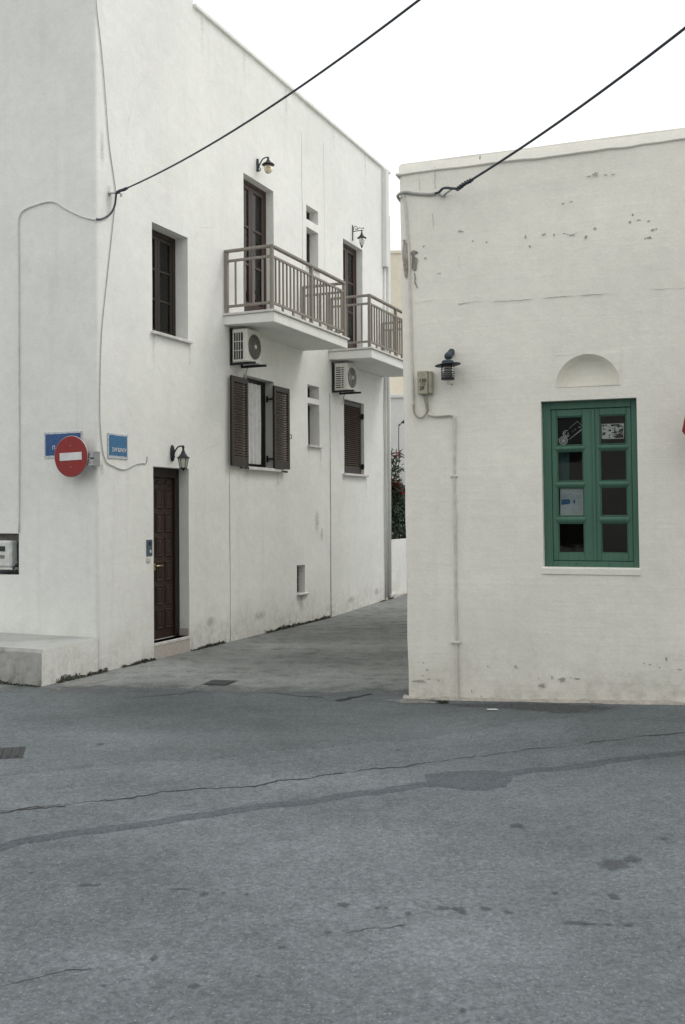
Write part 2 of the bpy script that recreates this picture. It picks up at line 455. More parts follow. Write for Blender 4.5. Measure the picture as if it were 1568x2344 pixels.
# ---------------------------------------------------------------- wall builder
def wall_mesh(mb, u0, u1, z0, z1, holes, place, step=.35, amp=.004, seed=0, absent=None, wob=None):
    """place(u, d, z) -> local point, d = inward. holes: (u0,u1,z0,z1,depth)"""
    us = {round(u0, 4), round(u1, 4)}; zs = {round(z0, 4), round(z1, 4)}
    for h in holes: us |= {round(h[0], 4), round(h[1], 4)}; zs |= {round(h[2], 4), round(h[3], 4)}
    if absent:
        us.add(round(absent[0], 4)); zs.add(round(absent[2], 4))
    def fill(ss):
        L = sorted(ss); out = []
        for a, b in zip(L, L[1:]):
            k = max(1, int(math.ceil((b-a)/step)))
            out += [a+(b-a)*i/k for i in range(k)]
        return out+[L[-1]]
    U = fill(us); Z = fill(zs)
    def disp(u, z): return amp*noise.noise(Vector((u*1.1+seed, z*1.1, seed*3.1)))*2 if u not in (U[0],) else 0
    idx = {}; V = []; Fc = []
    def vid(i, j):
        if (i, j) not in idx:
            idx[(i, j)] = len(V); V.append(place(U[i], disp(U[i], Z[j]), Z[j]))
        return idx[(i, j)]
    def hole(i, j):
        if i < 0 or j < 0 or i >= len(U)-1 or j >= len(Z)-1: return None
        uc = (U[i]+U[i+1])/2; zc = (Z[j]+Z[j+1])/2
        for h in holes:
            if h[0] < uc < h[1] and h[2] < zc < h[3]: return h
        if absent and absent[0] < uc < absent[1] and absent[2] < zc < absent[3]: return 'x'
        return None
    for i in range(len(U)-1):
        for j in range(len(Z)-1):
            h = hole(i, j)
            if h is None:
                Fc.append((vid(i, j), vid(i+1, j), vid(i+1, j+1), vid(i, j+1)))
            elif h != 'x':
                for (di, dj, p, q) in ((-1,0,(i,j),(i,j+1)), (1,0,(i+1,j+1),(i+1,j)), (0,-1,(i+1,j),(i,j)), (0,1,(i,j+1),(i+1,j+1))):
                    if hole(i+di, j+dj) is None:
                        a, b = vid(*p), vid(*q)
                        n0 = len(V)
                        V.append(place(U[q[0]], h[4], Z[q[1]])); V.append(place(U[p[0]], h[4], Z[p[1]]))
                        Fc.append((a, b, n0, n0+1))
    mb.add(V, Fc, False)
    return mb

# ================================================================ STREET
def grid_lines(lo, hi, a, b, st):
    L = [lo, lo*.4+a*.6] + [a+(b-a)*i/int((b-a)/st) for i in range(int((b-a)/st)+1)] + [hi*.4+b*.6, hi]
    return L
xs = grid_lines(-220, 220, -9, 9, .25); ys = grid_lines(-220, 320, -3, 30, .25)
mb = MB(); W = len(xs)
mb.add([(x, y, g(x, y)) for y in ys for x in xs],
       [(j*W+i, j*W+i+1, (j+1)*W+i+1, (j+1)*W+i) for j in range(len(ys)-1) for i in range(W-1)], True)
road = mb.build('road', M['asphalt'])
tag(road, 'worn grey asphalt road with flecks of pale stone', kind='structure')

# older asphalt of the side street, ragged edge against the road
edge = [(-260,1815),(-60,1784),(0,1778),(60,1772),(140,1763),(300,1748),(470,1738),(620,1722),(700,1712),(850,1703),(960,1690),(1090,1672),(1200,1653),(1300,1640),(1370,1632),(1400,1622)]
def street_sheet(name, label, mat, edge_px, lift, x_start, pre, back, jag=.10, seedv=0):
    ew = pre+[gnd(*e) for e in edge_px]; colsx = []; x = x_start
    while x < ew[-1].x-.02:
        k = max(i for i in range(len(ew)-1) if ew[i].x <= x)
        t = (x-ew[k].x)/(ew[k+1].x-ew[k].x)
        y = ew[k].y*(1-t)+ew[k+1].y*t+jag*noise.noise(Vector((x*2.3, seedv, 0)))+jag*.5*noise.noise(Vector((x*9, 4+seedv, 0)))
        colsx.append((x, y)); x += .06
    rows = [0, .015, .12, .28, .5, .7, .9]+[.9+.35*i for i in range(1, back)]
    V = []; n = len(rows); fd = []
    for (x, y0) in colsx:
        for r in rows: V.append((x, y0+r, g(x, y0+r)+(lift if r > 0 else -.004))); fd.append(min(1, r/.85))
    Fc = [(i*n+j, (i+1)*n+j, (i+1)*n+j+1, i*n+j+1) for i in range(len(colsx)-1) for j in range(n-1)]
    mb = MB(); mb.add(V, Fc, True)
    o = mb.build(name, mat); set_fade(o, fd); return tag(o, label, kind='structure')
side = street_sheet('side_street', 'older darker asphalt of the junction with a ragged edge', M['asphalt_old'], edge, .004, -12, [Vector((-12, 7.4, 0)), Vector((-6, 6.9, 0))], 64)
alley = street_sheet('alley_paving', 'paler dusty asphalt climbing the alley beside the white house', M['asphalt_pale'], [(-120,1592),(0,1597),(120,1600),(300,1598),(480,1600),(700,1608),(820,1610),(940,1606),(1000,1610),(1040,1604),(1180,1600)], .008, -9, [Vector((-12, 10.4, 0)), Vector((-5, 10.2, 0))], 56, .16, 5)
def ribbon(name, mat, pts, w, lift, jag=.3, step=.05, wmin=None, gaps=0, parent=None, wander=.0):
    P = [gnd(*p) for p in pts]; out = []
    for a, b in zip(P, P[1:]):
        k = max(1, int((b-a).length/step))
        out += [a.lerp(b, i/k) for i in range(k)]
    out.append(P[-1]); mb = MB(); V = []; sd = random.random()*50
    keep = []
    for i, p in enumerate(out):
        d = (out[min(i+1, len(out)-1)]-out[max(i-1, 0)]); d.z = 0; d.normalize(); nn = Vector((-d.y, d.x, 0))
        q = p+nn*min(wander, .03)*.5*noise.noise(Vector((i*1.3+sd, 3, 0)))*(1 if w < .1 else .3)+nn*wander*noise.noise(Vector((i*.11+sd, 2, 0)))+nn*wander*.5*noise.noise(Vector((i*.5+sd, 7, 0)))
        wa = w*.5*(1+jag*2*noise.noise(Vector((i*.35+sd, 0, 0)))); wb = w*.5*(1+jag*2*noise.noise(Vector((i*.35+sd, 9, 0))))
        if gaps: 
            kk = max(.0, min(1, .5+1.7*noise.noise(Vector((i*.055+sd, 5, 0)))+(.5-gaps)*1.4)); wa *= kk; wb *= kk
        wa = max(wa, .0008); wb = max(wb, .0008)
        lip = .012 if w > .1 else .0
        for off_, h_ in ((wa+lip, -.004 if lip else lift), (wa, lift), (-wb, lift), (-wb-lip, -.004 if lip else lift)):
            e = q+nn*off_; V.append((e.x, e.y, g(e.x, e.y)+h_))
    Fc = [(4*i+j+1, 4*i+j+5, 4*i+j+4, 4*i+j) for i in range(len(out)-1) for j in range(3)]
    mb.add(V, Fc, True)
    return mb.build(name, mat, parent or road)
tarL = [(-120,1962),(0,1940),(50,1925),(150,1912),(275,1895),(400,1875),(500,1862),(600,1846),(700,1835),(784,1822),(884,1810),(975,1796),(1080,1783),(1168,1770),(1234,1762),(1309,1756),(1384,1745),(1484,1732),(1568,1724),(1700,1708)]
ribbon('tar_strip', M['tar'], tarL, .115, .003, .22, .05, wander=.03)
def blob(name, mat, ctr, rx, ry, lift, parent, n=18, jag=.3, outline=None):
    V = []; sd = random.random()*99
    if outline:
        P = [gnd(*p) for p in outline]; dense = []
        for i, p in enumerate(P):
            q = P[(i+1) % len(P)]
            for k in range(4): dense.append(p.lerp(q, k/4))
        c = sum(dense, Vector())/len(dense)
        pts = [p+(p-c).normalized()*.02*noise.noise(Vector((i*.7, sd, 0))) for i, p in enumerate(dense)]
    else:
        c = gnd(*ctr); pts = []
        for k in range(n):
            a = 2*math.pi*k/n
            rr = 1+jag*1.6*noise.noise(Vector((math.cos(a)*1.3+sd, math.sin(a)*1.3, sd)))
            pts.append(Vector((c.x+rx*rr*math.cos(a), c.y+ry*rr*math.sin(a), 0)))
    nn = len(pts); V = [(c.x, c.y, g(c.x, c.y)+lift)]; fd = [1.0]
    for f_, v_ in ((.55, .85), (1.0, .35), (1.35, 0.0)):
        for p in pts: x_, y_ = c.x+(p.x-c.x)*f_, c.y+(p.y-c.y)*f_; V.append((x_, y_, g(x_, y_)+lift)); fd.append(v_)
    if mat == M['tar']:
        V = V[:1+2*nn]; fd = fd[:1+2*nn]
        for p in pts: e = p+(p-c).normalized()*.012; V.append((e.x, e.y, g(e.x, e.y)-.004)); fd.append(0)
    rings_ = (len(V)-1)//nn
    mb = MB(); mb.add(V, [(0, 1+i, 1+(i+1) % nn) for i in range(nn)]+[(1+q*nn+i, 1+(q+1)*nn+i, 1+(q+1)*nn+(i+1) % nn, 1+q*nn+(i+1) % nn) for q in range(rings_-1) for i in range(nn)], True)
    return set_fade(mb.build(name, mat, parent), fd)
bl = [(380,585),(480,570),(650,565),(760,573),(776,595),(750,635),(660,655),(570,655),(480,640),(400,640)]
blob('tar_patch', M['tar'], None, 0, 0, .0045, road, outline=[(783.7+x/2, (2300+y/1.289)/1.5517) for x, y in bl])
cr1 = [(0,755),(150,735),(300,720),(480,697),(600,690),(700,675),(740,660),(880,648),(1000,645),(1200,632),(1280,612),(1568,575)]
cr1 = [(x/2, (2300+y/1.289)/1.5517) for x, y in cr1]
cr2 = [(0,575),(170,555),(270,545),(420,525),(600,500),(780,478),(850,465),(1000,455),(1130,440),(1300,415),(1568,390)]
cr2 = [(783.7+x/2, (2300+y/1.289)/1.5517) for x, y in cr2]
ribbon('crack', M['crack'], cr1, .024, .0025, .8, .025, gaps=.42, wander=.05)
ribbon('crack', M['crack'], cr2, .020, .0025, .8, .025, gaps=.48, wander=.05)
ribbon('crack', M['crack'], [(0,1858),(70,1852),(150,1845)], .018, .0025, .6, .03, gaps=.4, wander=.04)
ribbon('crack', M['crack'], [(0,2254),(80,2238),(150,2224),(210,2219)], .004, .0025, .6, .03, gaps=.35, wander=.05)
ribbon('crack', M['crack'], [(790,2135),(860,2125),(930,2117)], .008, .0025, .6, .03, gaps=.5, wander=.05)
sd0 = side
ribbon('crack', M['crack'], [(735,1446),(800,1440),(860,1440),(932,1437)], .05, .0105, .6, .05, gaps=.35, parent=sd0, wander=.10)
ribbon('crack', M['crack'], [(770,1606),(805,1598),(850,1590)], .06, .0105, .7, .04, gaps=.15, parent=sd0, wander=.04)
ribbon('crack', M['crack'], [(470,1582),(420,1588),(360,1594),(300,1600)], .03, .0105, .7, .04, gaps=.55, parent=sd0, wander=.04)
ribbon('crack', M['crack'], [(558,1580),(640,1590),(740,1598)], .02, .0105, .7, .04, gaps=.6, parent=sd0, wander=.05)
for (x, y, rx, ry) in [(1405,110,.085,.10),(1447,98,.05,.07),(1182,23,.05,.05),(197,158,.05,.022),(222,158,.018,.02),(408,167,.06,.018),(467,178,.028,.03),(510,176,.012,.012),(565,179,.014,.014),
        (1015,211,.05,.03),(1040,212,.02,.02),(1057,216,.028,.05),(1112,212,.03,.03),(1163,220,.022,.025),(1270,177,.025,.02),(1405,184,.03,.05),(1316,244,.075,.03),(1350,247,.05,.012),(1392,248,.025,.02),(1440,249,.03,.025),
        (785,203,.035,.035),(866,210,.02,.016),(884,210,.015,.014),(935,222,.018,.02),(750,265,.018,.03),(645,300,.018,.018),(352,325,.02,.03),(445,388,.025,.03),(590,366,.014,.01),(235,387,.018,.012),(72,130,.015,.015),(1520,52,.03,.03),
        (912,-150,.03,.02),(230,-164,.04,.045),(1060,445,.014,.02)]:
    blob('oil_stain', M['stain'], (x, 1869+y), rx, ry, .0035 if y > -140 else .0075, road)
# dark damp along the right-hand building
blob('damp_patch', M['damp'], None, 0, 0, .0065, side, outline=[(1000,1612),(1150,1610),(1300,1612),(1398,1618),(1400,1624),(1360,1632),(1280,1634),(1150,1622),(1040,1618)])
# pale patches of cement washed over the asphalt
for o_ in ([(880,1606),(930,1601),(985,1606),(1010,1612),(960,1614),(900,1611)], [(520,1534),(560,1531),(585,1533),(560,1537)], [(140,1577),(190,1562),(280,1552),(250,1560),(180,1572)]):
    blob('cement_wash', M['cement_wash'], None, 0, 0, .0118, side, outline=o_)
# a scrap of white paper and grit
BX('paper_scrap', M['signwhite'], None, -.05, .05, -.02, .02, 0, .006, .001)
ps = bpy.data.objects['paper_scrap']; ps.location = gnd(1127, 1627, .010); ps.rotation_euler = (.02, .03, .2)
tag(ps, 'small scrap of white paper on the damp asphalt', 'paper scrap')

# iron covers set in the street
def cover(px, label, sx, sy, rotz, group=None):
    c = gnd(*px)
    t = thing('drain_cover', label, 'drain cover', None, (c.x, c.y, c.z+.003), group, rotz)
    mb = MB(); mb.box(-sx/2, sx/2, -sy/2, sy/2, -.04, .006); mb.build('frame', M['iron'], t, .003)
    rib = None
    for i in range(9):
        u = -sx/2+.05+(sx-.1)*i/8
        if rib is None: rib = BX('rib', M['iron'], t, -.014, .014, -sy/2+.04, sy/2-.04, .004, .013, .003); rib.location = (u, 0, 0)
        else: inst(rib, t, (u, 0, 0))
    return t
cq = [gnd(445,1571), gnd(505,1557), gnd(559,1558), gnd(530,1572)]
cc = sum(cq, Vector())/4
cover((503,1564.5), 'rectangular iron drain cover sunk in the side street before the door', (cq[1]-cq[2]).length*1.15, (cq[0]-cq[1]).length*.78, R(90)-TH-R(90)+.15)
cover((-38,1729), 'iron drain cover at the ragged edge of the road', .62, .38, .25)

# ================================================================ TWO-STOREY HOUSE
house = thing('house', 'white plastered two-storey house with balconies and brown shutters', 'house', 'A', (0, 0, 0))
HE = 9.67; HR = 8.93; HT = 12.2; TB = 2.17; HD = 9.0
WIN1 = (1.155, 2.0, 4.245, 5.68, .20)
DOOR = (1.15, 2.0, .21, 2.505, .16)
BD1 = (3.57, 4.55, 4.84, 7.065, .14)
BD2 = (7.32, 8.26, 4.84, 7.005, .13)
SU1 = (5.755, 6.23, 6.95, 7.195, .17); SU2 = (5.755, 6.23, 6.16, 6.815, .17)
SL1 = (5.77, 6.24, 3.88, 4.105, .19); SL2 = (5.77, 6.24, 3.055, 3.785, .19)
LW1 = (3.53, 4.53, 2.60, 3.995, .16)
LW2 = (7.325, 8.30, 2.62, 4.01, .11)
VENT = (5.32, 5.63, .53, 1.005, .16)
holes = [WIN1, DOOR, BD1, BD2, SU1, SU2, SL1, SL2, LW1, LW2, VENT]
mb = MB()
CR = .045
wall_mesh(mb, CR, HE, -.4, HT, holes, lambda u, d, z: (u, d, z), .3, .004, 2, (TB, 99, HR, 99))
wall_mesh(mb, CR, HD, -.4, HT, [(1.195, 1.75, 1.14, 1.655, .17)], lambda u, d, z: (d, u, z), .35, .004, 5)
for f_ in range(len(mb.f)):      # the front facade was laid out mirrored: turn its faces outward
    pass
zz = [-.4+(HT+.4)*i/24 for i in range(25)]
V = []; sg = 5
for z in zz:
    for k in range(sg+1):
        a = math.pi/2*k/sg
        V.append((CR-CR*math.cos(a)*1.0, CR-CR*math.sin(a), z))
mb.add(V, [(j*(sg+1)+k, j*(sg+1)+k+1, (j+1)*(sg+1)+k+1, (j+1)*(sg+1)+k) for j in range(24) for k in range(sg)], True)
# far end, back and roof
mb.quad((HE, 0, -.4), (HE, HD, -.4), (HE, HD, HR), (HE, 0, HR))
mb.quad((TB, 0, HR), (TB, HD, HR), (TB, HD, HT), (TB, 0, HT))
mb.quad((HE, HD, -.4), (0, HD, -.4), (0, HD, HR), (HE, HD, HR))
mb.quad((TB, HD, HR), (0, HD, HR), (0, HD, HT), (TB, HD, HT))
mb.quad((TB, .0, HR-.02), (HE, 0, HR-.02), (HE, HD, HR-.02), (TB, HD, HR-.02))
mb.quad((0, 0, HT), (TB, 0, HT), (TB, HD, HT), (0, HD, HT))
wall = mb.build('wall', M['plaster'], house)
# roof edging
mb = MB(); mb.box(TB+.01, HE+.05, -.045, .22, HR, HR+.055); mb.build('roof_edging', M['plaster'], house, .008)
# plinth in front of the facade
mb = MB()
px0, px1 = -.99, 0.0
def plv(x, y, z): return (x, y, z)
ysP = [.006+.25*i for i in range(24)]
V = []
prof = [(-.985, -.4), (-.99, .0), (-.985, .36), (-.965, .397), (-.5, .405), (-.0, .415)]
for y in ysP:
    for (sx_, z_) in prof:
        dz = .012*noise.noise(Vector((y*2.2, sx_*3, 1))) if z_ > .3 else 0
        V.append((sx_+.008*noise.noise(Vector((y*3, z_*3, 2))), y, z_+dz))
k = len(prof)
Fc = [(i*k+j, i*k+j+1, (i+1)*k+j+1, (i+1)*k+j) for i in range(len(ysP)-1) for j in range(k-1)]
mb.add(V, Fc, False)
mb.mi = [1 if (q % (k-1)) >= 3 else 0 for q in range(len(mb.f))]
pl = mb.build('plinth', [M['plinth'], M['plinth_top']], house)
mb = MB(); mb.add([(sx_, .004, z_) for sx_, z_ in prof]+[(-.0, .004, -.4)], [tuple(reversed(range(k+1)))]); mb.build('plinth_end', M['plaster'], house)
# openings: windows, doors
def curtain(name, mat, parent, u0, u1, z0, z1, y, fold=.035, wl=.11):
    mb = MB(); n = int((u1-u0)/.012); V = []
    for j, z in enumerate((z1, (z0+z1)/2, z0)):
        for i in range(n+1):
            u = u0+(u1-u0)*i/n
            V.append((u, y+fold*math.sin(u*2*math.pi/wl+.6*math.sin(z*2))*(.7+.3*j/2), z))
    w = n+1
    mb.add(V, [(j*w+i, (j+1)*w+i, (j+1)*w+i+1, j*w+i+1) for j in range(2) for i in range(n)], True)
    return mb.build(name, mat, parent)
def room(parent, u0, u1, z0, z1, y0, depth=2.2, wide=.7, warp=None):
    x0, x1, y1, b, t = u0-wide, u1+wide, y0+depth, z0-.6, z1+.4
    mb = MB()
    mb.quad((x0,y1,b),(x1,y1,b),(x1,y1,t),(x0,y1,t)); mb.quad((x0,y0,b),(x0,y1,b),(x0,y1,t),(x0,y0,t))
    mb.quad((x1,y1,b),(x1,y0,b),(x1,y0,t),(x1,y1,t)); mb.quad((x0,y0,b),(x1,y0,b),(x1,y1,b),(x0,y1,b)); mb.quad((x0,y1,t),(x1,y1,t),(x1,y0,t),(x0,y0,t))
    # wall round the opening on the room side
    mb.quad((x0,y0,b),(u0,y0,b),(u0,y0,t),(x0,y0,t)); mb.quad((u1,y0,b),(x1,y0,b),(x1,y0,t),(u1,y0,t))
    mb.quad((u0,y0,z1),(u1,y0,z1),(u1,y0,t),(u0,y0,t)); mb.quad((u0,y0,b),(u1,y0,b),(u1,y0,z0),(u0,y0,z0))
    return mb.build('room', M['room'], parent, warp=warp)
def casement(parent, op, mat, name='window', rows=3, ncol=2, fw=.05, sw=.055, bw=.03, panel=0, cur=None, warp=None, barmat=None):
    u0, u1, z0, z1, d = op
    mb = MB(); y0, y1 = d-.002, d+.06
    mb.box(u0-.01, u0+fw, y0, y1, z0-.01, z1+.01); mb.box(u1-fw, u1+.01, y0, y1, z0-.01, z1+.01)
    mb.box(u0+fw, u1-fw, y0, y1, z1-fw, z1+.01); mb.box(u0+fw, u1-fw, y0, y1, z0-.01, z0+fw)
    w = mb.build(name, mat, parent, .004, warp)
    wu = (u1-u0-2*fw)/ncol
    for c in range(ncol):
        a, b = u0+fw+wu*c+.002, u0+fw+wu*(c+1)-.002
        za, zb = z0+fw+.003, z1-fw-.003
        mb = MB(); ya, yb = y0+.008, y1-.01
        mb.box(a, a+sw, ya, yb, za, zb); mb.box(b-sw, b, ya, yb, za, zb)
        mb.box(a+sw, b-sw, ya, yb, zb-sw, zb); mb.box(a+sw, b-sw, ya, yb, za, za+sw+panel)
        mb.build('sash', mat, w, .004, warp)
        zs = za+sw+panel; hh = (zb-sw-zs)/rows
        for r in range(rows):
            if r: BX('glazing_bar', barmat or mat, w, a+sw, b-sw, ya+.004, yb-.006, zs+hh*r-bw/2, zs+hh*r+bw/2, .004, warp)
            lo = zs+hh*r+(bw/2 if r else 0); hi = zs+hh*(r+1)-(bw/2 if r < rows-1 else 0)
            BX('pane', M['glass'], w, a+sw-.004, b-sw+.004, ya+.022, ya+.026, lo-.004, hi+.004, 0, warp)
    return w
def sill(parent, u0, u1, z, out=.06, th=.035, back=.14, mat=None):
    return BX('sill', mat or M['marble'], parent, u0, u1, -out, back, z-th, z, .006)

w = casement(house, WIN1, M['brown'], rows=3, fw=.06); sill(w, 1.12, 2.05, 4.262, .05, .04, .18)
curtain('curtain', M['room'], w, 1.2, 1.95, 4.3, 5.6, .34, .02)  # sheet in the same shade-dark room colour behind the panes
room(house, *WIN1[:4], .27)
# front door
u0, u1, z0, z1, d = DOOR
mb = MB(); mb.box(u0-.01, u0+.07, d-.002, d+.10, z0-.02, z1+.01); mb.box(u1-.10, u1+.01, d-.002, d+.10, z0-.02, z1+.01); mb.box(u0+.07, u1-.10, d-.002, d+.10, z1-.13, z1+.01)
fr = mb.build('door_frame', M['brown'], house, .005)
dy = d+.03
door = BX('door', M['mahogany'], house, u0+.072, u1-.102, dy, dy+.045, z0+.004, z1-.134, .004)
tag(door, 'dark mahogany door with raised panels')
hz = [z0+.10]; ph = .262
cols3 = [(u0+.072+.05+.208*k, u0+.072+.05+.208*k+.150) for k in range(3)]
for r in range(7):
    za = z0+.13+r*(ph+.062); zb = za+ph+(.05 if r == 6 else 0)
    if zb > z1-.16: zb = z1-.16
    for (a, b) in cols3:
        mb = MB()
        if r == 6:     # arched head
            prof2 = [(a, za), (b, za), (b, zb-.05)]+[((a+b)/2+(b-a)/2*math.cos(q), zb-.05+.05*math.sin(q)) for q in [math.pi*i/6 for i in range(1, 6)]]+[(a, zb-.05)]
        else: prof2 = [(a, za), (b, za), (b, zb), (a, zb)]
        cx_, cz_ = (a+b)/2, (za+zb)/2; k = len(prof2)
        def sc(f, y): return [(cx_+(p[0]-cx_)*(1-f/((b-a)/2)), y, cz_+(p[1]-cz_)*(1-f/((zb-za)/2))) for p in prof2]
        V = sc(0, dy-.001)+sc(.008, dy-.016)+sc(.020, dy-.016)+sc(.032, dy-.005)+sc(.046, dy-.015)
        Fc = [(l*k+i, l*k+(i+1) % k, (l+1)*k+(i+1) % k, (l+1)*k+i) for l in range(4) for i in range(k)]+[tuple(4*k+i for i in range(k))]
        mb.add(V, Fc); mb.build('panel', M['mahogany'], door)
mb = MB(); hz_ = 1.195
mb.box(1.405, 1.455, dy-.010, dy-.002, hz_-.06, hz_+.035); mb.tube([(1.43, dy-.008, hz_), (1.43, dy-.05, hz_), (1.455, dy-.058, hz_), (1.57, dy-.058, hz_)], .010, 8)
mb.build('door_handle', M['brass'], door)
mb = MB(); mb.box(u0+.003, u1+.015, -.012, d+.10, z0-.045, z0); st_ = mb.build('doorstep', M['marble'], house, .006)
mb = MB(); mb.box(u0+.003, u1-.003, -.007, d+.08, -.35, z0-.046); mb.build('step_riser', M['granite'], house, .002)
mb = MB(); mb.box(u1-.016, u1-.0025, .006, d-.006, z0+.001, z0+.10); mb.build('reveal_skirting', M['granite'], house)
# French doors behind the balconies
for op, gl in ((BD1, 'b'), (BD2, 'b')):
    w = casement(house, op, M['frame_brown'], 'french_door', rows=3, ncol=2, fw=.055, sw=.07, bw=.04, panel=.22)
    curtain('curtain', M['curtain_blue'], w, op[0]+.05, op[0]+.52, op[2]+.05, op[3]-.1, op[4]+.13, .02, .09)
    curtain('curtain', M['curtain_blue'], w, op[1]-.24, op[1]-.06, op[2]+.05, op[3]-.1, op[4]+.13, .02, .09)
    room(house, *op[:4], op[4]+.065, 2.0)
# small slot windows
for op in (SU1, SU2, SL1, SL2):
    w = casement(house, op, M['brown'], rows=1, ncol=1, fw=.05, sw=.04)
    room(house, *op[:4], op[4]+.065, 1.2, .25)
    if op is SU2 or op is SL2: sill(w, op[0]-.02, op[1]+.05, op[2]+.004, .055, .035, .15)
mb = MB(); mb.box(VENT[0]+.001, VENT[1]-.001, VENT[4]-.03, VENT[4]-.004, VENT[2]+.001, VENT[3]-.001)
w = mb.build('vent_shutter', M['brown'], house)
BX('sill', M['marble'], w, VENT[0]-.0, VENT[1]+.10, -.05, .15, VENT[2]-.035, VENT[2]+.003, .012)
for i in range(7): BX('slat', M['brown'], w, VENT[0]+.01, VENT[1]-.01, VENT[4]-.045, VENT[4]-.031, VENT[2]+.03+i*.062, VENT[2]+.06+i*.062, .003)
# lower windows with louvred shutters
w1 = casement(house, LW1, M['brown'], rows=1, ncol=2, fw=.07, sw=.06)
curtain('curtain', M['curtain'], w1, LW1[0]+.06, LW1[0]+.72, LW1[2]+.06, LW1[3]-.08, LW1[4]-.045, .034, .13)
room(house, *LW1[:4], .225)
sill(w1, 3.56, 4.64, 2.60, .075, .05, .15)
w2 = casement(house, LW2, M['brown'], rows=1, ncol=2, fw=.05, sw=.06)
room(house, *LW2[:4], .175); sill(w2, 7.25, 8.40, 2.625, .06, .045, .10)
slat_src = {}
def shutter(u0, u1, z0, z1, y, mat, angle=0, hinge='l', label=None, latch=False):
    """louvred leaf in the plane y (front face), turned by angle about its hinge"""
    wd = u1-u0; ht = z1-z0; sw = .06
    mb = MB(); T = .038
    mb.box(0, sw, 0, T, 0, ht); mb.box(wd-sw, wd, 0, T, 0, ht); mb.box(sw, wd-sw, 0, T, ht-.085, ht); mb.box(sw, wd-sw, 0, T, 0, .12)
    if latch: mb.tube([(wd-.012, -.004, ht*.38), (wd-.012, -.03, ht*.38), (wd-.012, -.03, ht*.43), (wd-.012, -.004, ht*.43)], .008, 6)
    s = mb.build('shutter', mat, house, .004)
    s.location = (u0, y, z0); s.rotation_euler = (0, 0, angle)
    if label: s['label'] = label
    n = int((ht-.205)/.038); key = round(wd, 3)
    for i in range(n):
        zc = .12+.019+(ht-.205)*i/n
        if key not in slat_src:
            sb = MB(); c_, s_ = math.cos(R(38)), math.sin(R(38)); hw, th = .024, .0045
            pr = [(-hw*c_+th*s_, -hw*s_-th*c_), (hw*c_+th*s_, hw*s_-th*c_), (hw*c_-th*s_, hw*s_+th*c_), (-hw*c_-th*s_, -hw*s_+th*c_)]
            V = [(x_, T/2+p[0], p[1]) for x_ in (sw-.004, wd-sw+.004) for p in pr]
            sb.add(V, [(0,1,2,3), (7,6,5,4)]+[(i_, 4+i_, 4+(i_+1) % 4, (i_+1) % 4) for i_ in range(4)])
            o = sb.build('slat', M['slat'], s); slat_src[key] = o; o.location = (0, 0, zc)
        else: inst(slat_src[key], s, (0, 0, zc))
    return s
shutter(3.045, 3.565, 2.595, 3.92, -.085, M['brown'], R(1.5), label='dark brown louvred shutter folded back against the wall')
shutter(4.385, 4.905, 2.60, 3.92, -.085, M['brown'], R(-1), label='dark brown louvred shutter held half open by its hinge arms', latch=True)
for zc in (2.76, 3.72):
    mb = MB(); mb.box(4.35, 4.50, -.07, -.05, zc-.012, zc+.012); mb.box(4.47, 4.495, -.06, .10, zc-.012, zc+.012); mb.box(4.46, 4.50, .09, .11, zc-.05, zc+.05)
    mb.build('shutter_hinge', M['blackmetal'], house, .003)
for (u, zz_) in ((3.42, 2.575), (4.70, 2.56)):
    mb = MB(); mb.box(u-.02, u+.09, -.11, -.095, zz_-.02, zz_+.012); mb.tube([(u, -.0, zz_), (u, -.11, zz_)], .009, 6); mb.build('shutter_stay', M['blackmetal'], house, .002)
shutter(7.33, 8.255, 2.635, 4.0, .045, M['brown'], label='dark brown louvred shutter closed over the window')
for zc in (2.78, 3.76):
    mb = MB(); mb.box(8.26, 8.292, -.005, .05, zc-.05, zc+.05); mb.box(8.20, 8.29, .030, .044, zc-.012, zc+.012); mb.build('shutter_hinge', M['blackmetal'], house, .003)
